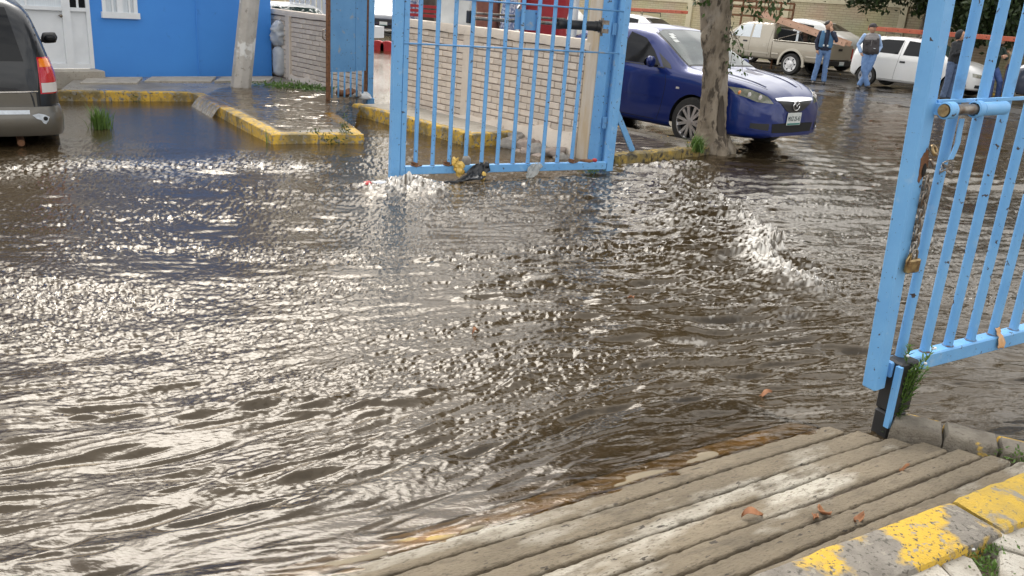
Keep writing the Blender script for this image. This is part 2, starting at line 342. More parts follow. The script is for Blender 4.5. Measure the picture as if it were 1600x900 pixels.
    inside = sstep(-.05, .06, np.where(js < 0, jw, -jw))
    h += ends*(.075*inside*np.exp(-np.abs(jw)/.55)+.020*np.exp(-(jw/.09)**2)*(.6+.5*samp(T_fine, x*.7, y*.7)))
    fr = np.exp(-((np.where(js < 0, jw, -jw)-.04)/.115)**2)*ends
    foam += 1.6*fr*sstep(-.9, .9, samp(T_fine, x, y)+.7*samp(T_chop, x, y))*(.35+.65*sstep(.12, .35, jp)*sstep(.8, .6, jp))
    foam += .38*turb*sstep(1.0, 2.2, samp(T_fine, x, y)+samp(T_chop, x*.8, y*.8)+.5*samp(T_rip, x, y))
    gs = P(640, 292); ge = np.exp(-(((x-gs[0])/.26)**2+((y-gs[1])/.18)**2))
    h += ge*(.045+.018*samp(T_chop, x*.8, y*.8)); foam += .95*ge*sstep(-.6, 1.0, samp(T_fine, x, y)+.5*samp(T_chop, x, y))
    # ramp: the sheet thins out over the concrete
    s = (x-RO[0])*RD[0]+(y-RO[1])*RD[1]; w = (x-RO[0])*RW[0]+(y-RO[1])*RW[1]
    onr = (s < .0-.45*w) & (w < 1.0) & (s > -4)
    g = np.where(onr, .085-.16*w, GZ)
    rwt = sstep(1.3, .2, s); damp = 1-rwt*(1-sstep(.45, 1.15, w)); h *= .25+.75*damp
    h += -.012*sstep(1.5, 0, y-3)*0
    h += rwt*.003*sstep(.85, .5, w)*samp(T_rip, x*1.4, y*1.4)
    # the yard pool behind the wave stands a little lower than the street
    h += -.02*sstep(-2.3, -3.2, x)*sstep(8.0, 9.0, y)
    return h, np.clip(foam, 0, 1), np.clip(h-g, 0, 1)
ys = [1.35]
while ys[-1] < 75: ys.append(ys[-1]+max(.0056, .00112*ys[-1]**1.75))
ys = np.array(ys); NC = 1020; aa = np.linspace(0, 1, NC)
Yg = np.repeat(ys[:, None], NC, 1); lo_ = -(.73*ys+.8); hi_ = .74*ys+.8
Xg = lo_[:, None]+(hi_-lo_)[:, None]*aa[None, :]
H, FM, DP = water_h(Xg, Yg)
V = np.stack([Xg, Yg, H], -1).reshape(-1, 3); nr = len(ys)
i0 = (np.arange(nr-1)[:, None]*NC+np.arange(NC-1)[None, :]).ravel(); Fq = np.stack([i0, i0+1, i0+NC+1, i0+NC], 1)
wm = npmesh('flood_water', V, Fq, True)
for nm, arr in (('depth', DP), ('foam', FM)):
    at = wm.attributes.new(nm, 'FLOAT', 'POINT'); at.data.foreach_set('value', arr.astype(np.float32).ravel())
def watermat(name, film=False):
    m = bpy.data.materials.new(name); m.use_nodes = True; n, l = m.node_tree.nodes, m.node_tree.links; n.remove(n['Principled BSDF'])
    def mathn(op, a, b=None):
        k = n.new('ShaderNodeMath'); k.operation = op
        for i, q in enumerate((a, b)):
            if q is None: continue
            if isinstance(q, (int, float)): k.inputs[i].default_value = q
            else: l.new(q, k.inputs[i])
        return k.outputs[0]
    t = n.new('ShaderNodeTexCoord'); mpn = n.new('ShaderNodeMapping'); mpn.inputs['Scale'].default_value = (.7, 1.5, 1); mpn.inputs['Rotation'].default_value = (0, 0, R(-15)); l.new(t.outputs['Object'], mpn.inputs['Vector'])
    nz = n.new('ShaderNodeTexNoise'); nz.inputs['Scale'].default_value = 55; nz.inputs['Detail'].default_value = 3; l.new(mpn.outputs[0], nz.inputs['Vector'])
    bp = n.new('ShaderNodeBump'); bp.inputs['Strength'].default_value = .32 if not film else .12; bp.inputs['Distance'].default_value = .006; l.new(nz.outputs['Fac'], bp.inputs['Height'])
    mud = n.new('ShaderNodeBsdfDiffuse'); n2 = n.new('ShaderNodeTexNoise'); n2.inputs['Scale'].default_value = 1.1; n2.inputs['Detail'].default_value = 4; l.new(t.outputs['Object'], n2.inputs['Vector'])
    mc = n.new('ShaderNodeMix'); mc.data_type = 'RGBA'; mc.inputs['A'].default_value = (.032, .0215, .0105, 1); mc.inputs['B'].default_value = (.050, .036, .020, 1); l.new(n2.outputs['Fac'], mc.inputs['Factor']); l.new(mc.outputs['Result'], mud.inputs['Color'])
    tr = n.new('ShaderNodeBsdfTransparent'); tr.inputs['Color'].default_value = (.80, .66, .46, 1) if not film else (.93, .90, .85, 1)
    gl = n.new('ShaderNodeBsdfGlossy'); gl.inputs['Roughness'].default_value = .055; gl.inputs['Color'].default_value = (1, .96, .90, 1); l.new(bp.outputs[0], gl.inputs['Normal'])
    fr = n.new('ShaderNodeFresnel'); fr.inputs['IOR'].default_value = 1.47; l.new(bp.outputs[0], fr.inputs['Normal'])
    base = n.new('ShaderNodeMixShader')
    if film: base.inputs[0].default_value = .12
    else:
        dp = n.new('ShaderNodeAttribute'); dp.attribute_name = 'depth'
        l.new(mathn('SUBTRACT', 1.0, mathn('POWER', 2.718, mathn('MULTIPLY', dp.outputs['Fac'], -26.0))), base.inputs[0])
    l.new(tr.outputs[0], base.inputs[1]); l.new(mud.outputs[0], base.inputs[2])
    top = n.new('ShaderNodeMixShader'); l.new(fr.outputs[0], top.inputs[0]); l.new(base.outputs[0], top.inputs[1]); l.new(gl.outputs[0], top.inputs[2])
    out = top.outputs[0]
    fo = n.new('ShaderNodeAttribute'); fo.attribute_name = 'foam'; fd = n.new('ShaderNodeBsdfDiffuse'); fd.inputs['Color'].default_value = (.74, .70, .64, 1); l.new(bp.outputs[0], fd.inputs['Normal'])
    fm = n.new('ShaderNodeMixShader'); l.new(fo.outputs['Fac'], fm.inputs[0]); l.new(out, fm.inputs[1]); l.new(fd.outputs[0], fm.inputs[2]); out = fm.outputs[0]
    l.new(out, n['Material Output'].inputs['Surface']); return m
M['water'] = watermat('muddy_water'); M['film'] = watermat('water_film', True)
link('flood_water', wm, M['water'], kind='structure')
# ---- ramp of concrete strips ---------------------------------------------------
ramp = bpy.data.objects.new('ramp', None); COL.objects.link(ramp); tag(ramp, kind='structure')
ramp.location = (RO[0], RO[1], 0); ramp.rotation_euler = (0, 0, R(33))
GR = [-.21, -.125, -.03, .07, .19, .29, .415, .52, .635, .75, .87, 1.0]
for i in range(len(GR)-1):
    w0 = GR[i]+.0042; w1 = GR[i+1]-.0042; n = 160; s1 = .0-.45*w0; s0 = -3.6; S = np.linspace(s0, s1, n); g = G(); rs = []
    for q in S:
        a = w0+.004*math.sin(q*5+i*2)*math.sin(q*2.3+i)+random.uniform(-.0028, .004); b = w1+.004*math.sin(q*4+i*5)*math.sin(q*1.7+i*3)-random.uniform(-.0028, .004)
        t = .003*math.sin(q*5+i)+random.uniform(-.001, .001); lp = lambda w, d=0: (q, w, rampz(w)+t-d)
        rs.append([(q, a, rampz(a)-.05), lp(a, .008), lp(a+.005, .002), lp(a+.012), lp(b-.012), lp(b-.005, .002), lp(b, .009), (q, b, rampz(b)-.05)])
    g.rings(rs); g.make('concrete_strip', M['ramp'] if i < 7 else M['kerb_wet'] if i == 7 else M['ramp_wet'], ramp, smooth=True, ang=45)
g = G()
g.add([(-3.6, -.22, rampz(-.22)-.016), (.08, -.22, rampz(-.22)-.016), (-.46, 1.0, rampz(1.0)-.016), (-3.6, 1.0, rampz(1.0)-.016), (-3.6, -.22, -.3), (.08, -.22, -.3), (-.46, 1.0, -.3), (-3.6, 1.0, -.3)],
      [(0, 1, 2, 3), (4, 7, 6, 5), (0, 4, 5, 1), (1, 5, 6, 2), (2, 6, 7, 3), (3, 7, 4, 0)]); g.make('mortar_bed', M['dirt'], ramp)
# ---- worn yellow kerb between ramp and pavement ---------------------------------
kerb = bpy.data.objects.new('kerb', None); COL.objects.link(kerb); tag(kerb, kind='structure')
def kerbstone(a0, a1, b1, b0, z, mt, parent, seed, bottom=-.3, name='kerb_stone', jit=.007):
    """block with rounded top edges between inner edge a0-a1 and outer edge b0-b1"""
    a0, a1, b0, b1 = [Vector((q[0], q[1], 0)) for q in (a0, a1, b0, b1)]; n = 30; rs = []
    for i in range(n+1):
        t = i/n; a = a0.lerp(a1, t); b = b0.lerp(b1, t); d = b-a; e = .03 if i in (0, n) else 0; zz = z-(.012 if i in (0, n) else 0)
        def pt(f, h): q = a+d*f; return (q.x, q.y, h)
        rs.append([pt(0, bottom), pt(0, zz-.018), pt(.03, zz-.006), pt(.10, zz), pt(.5, zz+.002), pt(.90, zz), pt(.97, zz-.007), pt(1, zz-.022), pt(1, bottom)])
    g = G(); g.rings(rs); me = g.mesh(name, True, ang=40); jitter(me, jit*.7, 14, seed); jitter(me, jit*.5, 38, seed+5); return link(name, me, mt, parent)
ki = [P(2060, 560, .15)[:2], P(1600, 735, .15)[:2], P(1500, 775, .15)[:2], P(1180, 895, .15)[:2]]
KA = P(1180, 895, .15)[:2]; KB = P(1600, 735, .15)[:2]; kd = (KB-KA)/np.linalg.norm(KB-KA); kn = np.array([kd[1], -kd[0]]); KW = .19
def kp(s, w): return KA+kd*s+kn*w
LK = float(np.linalg.norm(KB-KA)); sb = float((P(1517, 795, .15)[:2]-KA) @ kd)
for i, (s0, s1, m_) in enumerate([(-2.2, -1.0, 'kerb_grey'), (-.985, sb-.012, 'kerb_worn'), (sb+.008, sb+.8, 'kerb_mostly'), (sb+.82, sb+2.2, 'kerb_mostly')]):
    kerbstone(kp(s0, 0), kp(s1, 0), kp(s1, KW), kp(s0, KW), .152, M[m_], kerb, i+3)
# ---- pavement slabs where the photographer stands -------------------------------
pav = bpy.data.objects.new('pavement', None); COL.objects.link(pav); tag(pav, kind='structure')
g = G(); c0 = [kp(-2.5, KW-.02), kp(4, KW-.02), kp(4, 3.4), kp(-2.5, 3.4)]; g.prism([tuple(q) for q in c0], -.3, .075); g.make('pavement_bed', M['dirt'], pav)
def z8(x, y): return (1300+x/4.5, 700+y/4.5)
SL = [[(990, 590), (1265, 465), (1345, 510), (1600, 640), (1560, 800), (1185, 685)], [(1172, 712), (1555, 825), (1600, 1080), (1240, 1100), (1185, 900)],
      [(765, 790), (900, 728), (995, 765), (1055, 850), (1150, 1080), (960, 1010)], [(330, 930), (585, 795), (722, 788), (930, 1000), (1000, 1200), (500, 1250)],
      [(1285, 450), (1420, 385), (1700, 480), (1650, 610), (1380, 505)], [(880, 655), (925, 635), (975, 660), (940, 700), (885, 690)], [(1010, 1020), (1165, 1110), (1260, 1120), (1330, 1500), (1060, 1400)], [(-200, 1150), (300, 950), (480, 1270), (900, 1600), (200, 1800)]]
for i, pl in enumerate(SL):
    pts = [tuple(P(*z8(*q), .125)[:2]) for q in pl]; g = G(); g.prism(pts, .02, .125+.006*math.sin(i*2.3))
    me = g.mesh('paving_slab', bevel=.006); bm = bmesh.new(); bm.from_mesh(me); bmesh.ops.triangulate(bm, faces=[f for f in bm.faces if len(f.verts) > 4]); bmesh.ops.subdivide_edges(bm, edges=[e for e in bm.edges if e.calc_length() > .06], cuts=3, use_grid_fill=True); bm.to_mesh(me); bm.free()
    jitter(me, .005, 12, i); link('paving_slab', me, M['slab'], pav)
for i in range(3):
    for j in range(7):
        a = -2.4+j*.5
        q = [kp(a, .75+i*.5), kp(a+.48, .75+i*.5), kp(a+.48, 1.23+i*.5), kp(a, 1.23+i*.5)]
        if i == 0 and j > 1: continue
        g = G(); g.prism([tuple(k) for k in q], .02, .122); g.make('paving_slab', M['slab'], pav, bevel=.006)
# ---- kerb of the gate line, right of the ramp -------------------------------------
kr = bpy.data.objects.new('kerb', None); COL.objects.link(kr); tag(kr, kind='structure')
A = P(1396, 645, .1)[:2]; B = P(1640, 704, .1)[:2]; dd = (B-A)/np.linalg.norm(B-A); nn = np.array([dd[1], -dd[0]])
for i in range(5):
    s0 = i*.20; s1 = s0+.188
    kerbstone(A+dd*s0+nn*-.045, A+dd*s1+nn*-.045, A+dd*s1+nn*.10, A+dd*s0+nn*.10, .098+.006*math.sin(i*1.7), M['kerb_grey'], kr, 20+i)
    kerbstone(A+dd*s0-nn*.09, A+dd*s1-nn*.09, A+dd*s1-nn*.048, A+dd*s0-nn*.048, .075, M['yellow'], kr, 40+i, name='painted_edge', jit=.004)
g = G(); g.prism([tuple(A+nn*.1), tuple(A+dd*1.2+nn*.1), tuple(A+dd*1.2+nn*.42), tuple(A-dd*.1+nn*.22)], -.3, .012); g.make('trench_soil', M['dirt'], kr)
# ---- left pavement island with yellow kerb ----------------------------------------
SZ = .10
isl = bpy.data.objects.new('pavement_island', None); COL.objects.link(isl); tag(isl, kind='structure')
E0, E1, E2, E3, E4 = [np.array(q) for q in ((-6.0, 10.76), (-4.61, 11.63), (-2.66, 8.80), (-1.78, 9.25), (-2.44, 10.75))]
E5 = np.array((-2.52, 12.60)); E6 = np.array((-4.40, 14.72)); E7 = np.array((-6.62, 12.42))
g = G(); pl = [E0, E1, E2, E3, E4, E5, E6, E7]; cc = np.mean(pl, 0)
inner = [tuple(q) for q in pl]
g.prism(inner, -.3, SZ-.006); g.make('pavement_top', M['concrete_wet'], isl)
def kerbrun(a, b, n, wd, mt, parent, seed, z=SZ+.004, inset=0):
    d = (b-a); L = np.linalg.norm(d); d = d/L; nr = np.array([-d[1], d[0]])
    for i in range(n):
        s0 = L*i/n+.004; s1 = L*(i+1)/n-.004
        kerbstone(a+d*s0-nr*.012, a+d*s1-nr*.012, a+d*s1+nr*wd, a+d*s0+nr*wd, z, mt, parent, seed+i, jit=.005)
kerbrun(E0, E1+(E1-E0)/np.linalg.norm(E1-E0)*0, 3, .15, M['yellow'], isl, 60)
kerbrun(E1, E2, 5, .15, M['yellow'], isl, 70); kerbrun(E2, E3, 2, .15, M['yellow'], isl, 80); kerbrun(E3, E4, 3, .13, M['yellow'], isl, 90)
# broken slabs by the blue wall
for i, (x0, y0, x1, y1) in enumerate([(125, 131, 215, 122), (225, 128, 330, 121), (335, 128, 420, 121)]):
    a = P(x0, y0, SZ)[:2]; b = P(x1, y0, SZ)[:2]; c = P(x1+8, y1, SZ)[:2]; d = P(x0+12, y1, SZ)[:2]
    g = G(); g.prism([tuple(a), tuple(b), tuple(c), tuple(d)], SZ-.03, SZ+.018); me = g.mesh('pavement_slab', bevel=.006); jitter(me, .01, 5, i); link('pavement_slab', me, M['concrete'], isl)
# ---- strip of pavement against the street wall (camera side) ------------------------
WO = np.array([.80, 9.2])
def wp(t, y): return WO-UX*t-VX*y                      # t along the wall to the left, y towards the yard
st = bpy.data.objects.new('wall_kerb', None); COL.objects.link(st); tag(st, kind='structure')
g = G(); g.prism([tuple(wp(1.34, -.05)), tuple(wp(3.78, -.05)), tuple(wp(3.78, .66)), tuple(wp(1.34, .74))], -.3, .135); g.make('pavement_top', M['concrete'], st)
for i in range(4):
    s0 = 1.34+i*.61; kerbstone(wp(s0+.004, .80), wp(s0+.60, .80), wp(s0+.60, .66), wp(s0+.004, .66), .15, M['yellow'], st, 100+i, jit=.006)
kerbstone(wp(1.335, .79), wp(1.335, .10), wp(1.20, .12), wp(1.20, .79), .145, M['yellow'], st, 110)
# ---- street pavement under the tree ---------------------------------------------------
sp = bpy.data.objects.new('street_pavement', None); COL.objects.link(sp); tag(sp, kind='structure')
def wq(t, v): return WO-UX*t+VX*v
g = G(); g.prism([tuple(wq(-.10, .22)), tuple(wq(-.10, 1.86)), tuple(wq(3.6, 1.86)), tuple(wq(3.6, .22))], -.3, .095); g.make('pavement_top', M['concrete_wet'], sp)
for i in range(3):
    s0 = .14+i*.56; kerbstone(wq(-.24, s0), wq(-.24, s0+.55), wq(-.08, s0+.55), wq(-.08, s0), .105, M['kerb_old'], sp, 120+i, jit=.016)
for i in range(6):
    kerbstone(wq(-.1+i*.6, 1.99), wq(.49+i*.6, 1.99), wq(.49+i*.6, 1.84), wq(-.1+i*.6, 1.84), .11, M['kerb_grey'], sp, 130+i, jit=.006)
# far pavement behind the parked cars
fp = bpy.data.objects.new('far_pavement', None); COL.objects.link(fp); tag(fp, kind='structure')
def vw(a, v):  # a along UX, v across the street
    q = UX*a+VX*v; return (float(q[0]), float(q[1]))
g = G(); g.prism([vw(-90, 27.6), vw(30, 27.6), vw(30, 33), vw(-90, 33)], -.3, .10); g.make('pavement_top', M['concrete'], fp)
g = G(); g.prism([vw(-90, 27.42), vw(30, 27.42), vw(30, 27.59), vw(-90, 27.59)], -.3, .105); g.make('kerb_edge', M['kerb_grey'], fp)
# wet road crown: the far half of the street rises out of the water
g = G(); g.prism([vw(-90, 19.5), vw(30, 19.5), vw(30, 27.41), vw(-90, 27.41)], -.3, .006)
M['wetroad'] = mat('wet_road', (.035, .033, .031), (.06, .056, .052), 1.5, .3, bump=.15, bscale=25, rr=(.8, .05, .45), stretch=(1, 1, 1))
g.make('road', M['wetroad'], kind='structure')
# ================================================================== walls, building, gates
WROT = math.atan2(-UX[1], -UX[0])            # local x = along the wall to the left, local y = towards the yard
def brickmesh(L, hgt, dep, seed):
    r = random.Random(seed); g = G(); g.box((0, 0, 0), (L, dep, hgt)); me = g.mesh('brick', bevel=.006)
    for v in me.vertices: v.co += Vector((r.uniform(-.002, .002), r.uniform(-.002, .002), r.uniform(-.002, .002)))
    return me
BR = [brickmesh(.208, .067, .06, i) for i in range(4)]; BH = [brickmesh(.100, .067, .06, 9+i) for i in range(2)]
def brickrun(parent, t0, t1, z0, courses, yface, skip=None):
    for c in range(courses):
        z = z0+c*.077+.0335; t = t0+(.004 if c % 2 == 0 else -.105)
        while t < t1-.03:
            a, b = max(t, t0), min(t+.208, t1)
            if b-a > .05 and not (skip and skip(a, b, z)):
                full = b-a > .2
                me = random.choice(BR) if full else random.choice(BH)
                o = link('brick', me, M['brick'], parent); o.location = ((a+b)/2, yface-.03+random.uniform(-.003, .002), z+random.uniform(-.002, .002))
                if not full: o.scale.x = (b-a)/.100
            t += .218
def wavy_cap(parent, t0, t1, z0, z1, y0, y1, name, mt, seed):
    n = 24; rs = []; r = random.Random(seed)
    for i in range(n+1):
        t = t0+(t1-t0)*i/n; e = r.uniform(-.008, .008)
        rs.append([(t, y0, z0), (t, y1+r.uniform(-.003, .003), z0+e), (t, y1, (z0+z1)/2), (t, y1-.012, z1-.006+e*.5), (t, y0+.012, z1-.004)])
    g = G(); g.rings(rs); g.make(name, mt, parent, smooth=True, ang=30)
# ---- right-hand wall behind the big gate leaf
w1 = thing('brick_wall', 'cream painted brick wall behind the barred blue gate leaf', 'wall', (WO[0], WO[1], 0), WROT)
g = G(); g.b2((.20, -.15, -.3), (3.74, -.014, 1.17)); g.make('wall_core', M['mortar'], w1)
brickrun(w1, .30, 2.29, .10, 14, 0); brickrun(w1, 2.43, 3.73, .10, 14, 0)
wavy_cap(w1, .22, 3.76, 1.178, 1.285, -.17, .022, 'cap', M['render'], 1)
g = G(); g.b2((2.295, -.1, -.1), (2.425, .012, 1.2)); g.make('pilaster', M['render'], w1, bevel=.006)
g = G(); g.b2((.09, -.17, -.3), (.285, .016, 2.7)); g.make('end_pillar', M['pillar'], w1, bevel=.012)
n = 40; rs = []                     # rough plaster skirt, higher towards the pillar
for i in range(n+1):
    t = .286+(3.74-.286)*i/n; h = .30-.055*t+.02*math.sin(t*9)+random.uniform(-.012, .012); o = .02+.05*max(0, 1-t/1.6)
    rs.append([(t, -.05, -.3), (t, .05+o+random.uniform(-.02, .02), -.3), (t, .04+o+random.uniform(-.015, .015), h*.45), (t, .016, h), (t, -.05, h+.004)])
g = G(); g.rings(rs); g.make('plaster_skirt', M['render'], w1, smooth=True, ang=50)
# ---- left-hand wall beyond the small gate
w2 = thing('brick_wall', 'shaded brick wall between the blue building and the small sheet metal gate', 'wall', (WO[0], WO[1], 0), WROT)
g = G(); g.b2((4.78, -.15, -.3), (8.6, -.014, 1.13)); g.make('wall_core', M['mortar'], w2)
brickrun(w2, 4.80, 7.05, .10, 13, 0); brickrun(w2, 7.20, 8.0, .10, 13, 0)
wavy_cap(w2, 4.76, 8.6, 1.112, 1.20, -.17, .022, 'cap', M['render'], 2)
g = G(); g.b2((7.055, -.1, -.1), (7.19, .03, 1.115)); g.make('pilaster', M['render'], w2, bevel=.006)
n = 20; rs = []
for i in range(n+1):
    t = 4.79+(7.06-4.79)*i/n; h = .17+.02*math.sin(t*9)+random.uniform(-.012, .012)
    rs.append([(t, -.05, -.3), (t, .08+random.uniform(-.02, .02), -.3), (t, .05+random.uniform(-.015, .015), h*.6), (t, .016, h), (t, -.05, h+.004)])
g = G(); g.rings(rs); g.make('plaster_skirt', M['render'], w2, smooth=True, ang=50)
# ---- blue building
FA = P(147, 120, SZ)[:2]; FB = P(425, 118, SZ)[:2]; fd = (FB-FA)/np.linalg.norm(FB-FA); FL = float(np.linalg.norm(FB-FA)); frot = math.atan2(fd[1], fd[0])
bl = thing('blue_building', 'plain blue painted building with a white door and white framed window', 'building', (FA[0], FA[1], 0), frot)
def fq(x, y): return onplane(x, y, FA, fd)
HB = 4.3
dx1 = fq(144, 60)[0]; dx0 = dx1-1.35; dzb = fq(144, 107)[1]
wx0, wz0 = fq(160, 22); wx1, _ = fq(215, 24); WZ1 = wz0+1.0
rects = [(-6, dx0, -.3, HB), (dx0, dx1, 2.35, HB), (dx1, wx0, -.3, HB), (wx0, wx1, -.3, wz0), (wx0, wx1, WZ1, HB), (wx1, FL, -.3, HB)]
g = G()
for (a, b, c, d) in rects: g.b2((a, 0.0, c), (b, .2, d))
g.make('wall', M['blue_wall'], bl)
g = G(); g.b2((FL-.2, .2, -.3), (FL-.003, 6, HB)); g.make('side_wall', M['blue_wall'], bl)
g = G(); g.b2((-6, -.25, HB+.002), (FL+.25, 6, HB+.16)); g.make('roof', M['concrete'], bl)
g = G(); g.cyl((1.62, -.004, -.1), (1.62, -.004, HB), .012, n=8); g.make('conduit', M['blue_wall'], bl)
# door: white leaf, narrow side panel, glazed upper lights
dr = G(); dr.b2((dx0, .03, dzb), (dx1, .09, 2.34)); door = dr.make('door', M['white'], bl)
def bar(g, x0, x1, z0, z1, y0=-.012, y1=.029): g.b2((x0, y0, z0), (x1, y1, z1))
dl = fq(52, 12); ds = fq(105, 14)
split0 = fq(104, 60)[0]; split1 = fq(110, 60)[0]; lz = fq(100, 11)[1]
g = G(); bar(g, dx0, dx0+.06, dzb, 2.34); bar(g, dx1-.055, dx1, dzb, 2.34); bar(g, split0-.03, split1+.03, dzb+.002, 2.338); bar(g, dx0, dx1, 2.28, 2.345, -.014); g.make('frame', M['white'], door)
for (a, b) in ((dx0+.06, split0-.03), (split1+.03, dx1-.055)):
    for (p0, p1, p2, p3, p4) in ((a, b, lz-.05, lz, -.02), (a, b, dzb, dzb+.07, -.006), ((a+b)/2-.014, (a+b)/2+.014, lz, 2.28, -.006)):
        g = G(); bar(g, p0, p1, p2, p3, p4); g.make('rail', M['white'], door)
    for (c, d) in ((a, (a+b)/2-.014), ((a+b)/2+.014, b)):
        g = G(); g.b2((c, .012, lz), (d, .028, 2.28)); g.make('pane', M['curtain'] if a < split0-.2 else M['dark_glass'], door)
g = G(); g.ell((split0-.06, -.05, lz-.12), (.022, .022, .022)); g.cyl((split0-.06, -.05, lz-.12), (split0-.06, .03, lz-.12), .01, n=8); g.make('knob', M['steel'], door, smooth=True)
g = G(); bar(g, wx0, wx0+.05, wz0, WZ1, -.02, .06); bar(g, wx1-.05, wx1, wz0, WZ1, -.02, .06); bar(g, wx0+.05, wx1-.05, WZ1-.05, WZ1, -.018, .06); bar(g, (wx0+wx1)/2-.04, (wx0+wx1)/2+.04, wz0, WZ1-.05, -.016, .06)
win = g.make('window', M['white'], bl)
g = G(); bar(g, wx0-.02, wx1+.02, wz0-.05, wz0+.035, -.05, .06); g.make('sill', M['white'], win)
for (a, b) in ((wx0+.05, (wx0+wx1)/2-.04), ((wx0+wx1)/2+.04, wx1-.05)):
    g = G(); g.b2((a, .04, wz0+.035), (b, .05, WZ1-.05)); g.make('pane', M['curtain'], win)
    g = G(); bar(g, b-.07, b-.045, wz0+.035, WZ1-.05, .005, .039); g.make('glazing_bar', M['white'], win)
g = G(); g.prism([(dx0-.2, -.005), (dx1+.02, -.005), (dx1+.03, -.32), (dx0-.2, -.32)], -.3, dzb-.004); g.make('door_step', M['concrete'], bl, bevel=.008)
# ---- leaning concrete utility pole
pb = P(374, 137, SZ); pt = D(386, 0, pb[1]); ax = Vector((pt[0]-pb[0], 0.05, pt[2]-SZ)).normalized(); rs = []
for i in range(14):
    t = i/13; c = Vector((pb[0], pb[1], SZ-.15))+ax*(t*7.0); r = .150-.045*t
    rs.append([c+Vector((r*math.cos(2*PI*j/8+.3), r*math.sin(2*PI*j/8+.3), 0)) for j in range(8)])
g = G(); g.rings(rs); me = g.mesh('utility_pole', bevel=.006); jitter(me, .006, 6); link('utility_pole', me, M['pole'], label='leaning octagonal concrete pole with patches of peeling whitewash', cat='pole')
# ---- sacks in the corner
M['sack'] = mat('woven_sack', (.48, .50, .52), (.38, .40, .43), 8, .55, bump=.4, bscale=20)
M['sackprint'] = mat('sack_print', (.16, .17, .19), (.24, .25, .27), 30, .7)
sb_ = P(439, 119, SZ); sx, sy = sb_[0]+.03, sb_[1]-.04
def sack(name, z0, hgt, wd, dp, label, seed, lean=0.0, crump=.02):
    g = G(); n = 22; rs = []
    for i in range(17):
        t = i/16; q = (1-abs(2*t-1)**5)**.5*.92+.08; tw = .12*math.sin(seed+t*3)
        ring = []
        for j in range(n):
            a = 2*PI*j/n; cx = abs(math.cos(a))**.7*math.copysign(1, math.cos(a)); cy = abs(math.sin(a))**.7*math.copysign(1, math.sin(a))
            ring.append(Vector((wd/2*q*cx*(1+.05*math.sin(6*t+seed))+lean*t, dp/2*q*cy, z0+hgt*t)))
        rs.append(ring)
    g.rings(rs); me = g.mesh(name, True); jitter(me, crump, 9, seed); jitter(me, crump*.5, 24, seed+1)
    o = link(name, me, M['sack'], label=label, cat='sack'); o.location = (sx, sy, 0); o.rotation_euler = (0, 0, frot); return o
s1 = sack('filled_sack', SZ-.004, .52, .30, .24, 'upright filled white sack with dark printed strip, under the crumpled sack', 1)
g = G(); g.b2((.01, -.135, .34), (.055, -.10, .53)); g.make('printed_strip', M['sackprint'], s1); g = G(); g.b2((.02, -.13, .16), (.075, -.095, .19)); g.make('printed_mark', M['sackprint'], s1)
s2 = sack('crumpled_sack', SZ+.50, .42, .33, .24, 'crumpled empty white sack lying on top of the filled sack', 4, .01, .05)
# ---- small sheet metal gate
HP = WO-UX*4.62; h0 = P(511, 157, SZ)[:2]; ld = (h0-HP)/np.linalg.norm(h0-HP); LL = float(np.linalg.norm(h0-HP))
pg = thing('small_gate', 'small blue sheet metal gate with peeling paint and short bars below', 'gate', (HP[0], HP[1], 0), math.atan2(ld[1], ld[0]))
def lq(x, y): return onplane(x, y, HP, ld)
zs = lq(540, 111)[1]; zr1 = lq(540, 49)[1]; zr2 = lq(540, 7)[1]
g = G(); g.box((.06, 0, 1.2), (.04, .04, 2.2)); g.box((LL-.02, 0, 1.22), (.045, .045, 2.3)); fr_ = g.make('frame', M['rust'], pg)
g = G(); g.b2((.08, -.004, zs), (LL*.36-.004, .012, 2.3)); g.make('sheet_panel', M['gate_dull'], pg); g = G(); g.b2((LL*.36+.004, -.008, zs-.01), (LL-.045, .012, 2.3)); g.make('sheet_panel', M['gate_dull'], pg)
for i in range(6):
    x = .13+i*(LL-.22)/5; g = G(); g.cyl((x, 0, .13), (x, 0, zs+.05), .013, n=8); g.make('bar', M['gate'], pg, smooth=True)
for z in (zr1, zr2):
    g = G(); g.cyl((.05, -.03, z), (LL, -.03, z), .009, n=8); g.make('rod', M['gate_dull'], pg, smooth=True)
g = G(); g.tube([(LL+.0, -.03, zr1+.02), (LL+.05, -.03, zr1), (LL+.05, -.03, zr1-.1), (LL, -.03, zr1-.13)], .009, 8); g.tube([(LL-.12, -.03, zr1-.05), (LL-.06, -.045, zr1-.02), (LL, -.03, zr1-.06)], .012, 8); g.make('latch', M['steel'], pg, smooth=True)
g = G(); g.box((0, 0, 1.3), (.09, .09, 3.0)); g.b2((-.06, -.06, .0), (.06, .06, .10)); 
gp = g.make('gate_post', M['gate'], bevel=.004, label='square blue post at the small gate beside the street', cat='post'); gp.location = (HP[0], HP[1]-.0, 0); gp.rotation_euler = (0, 0, WROT)
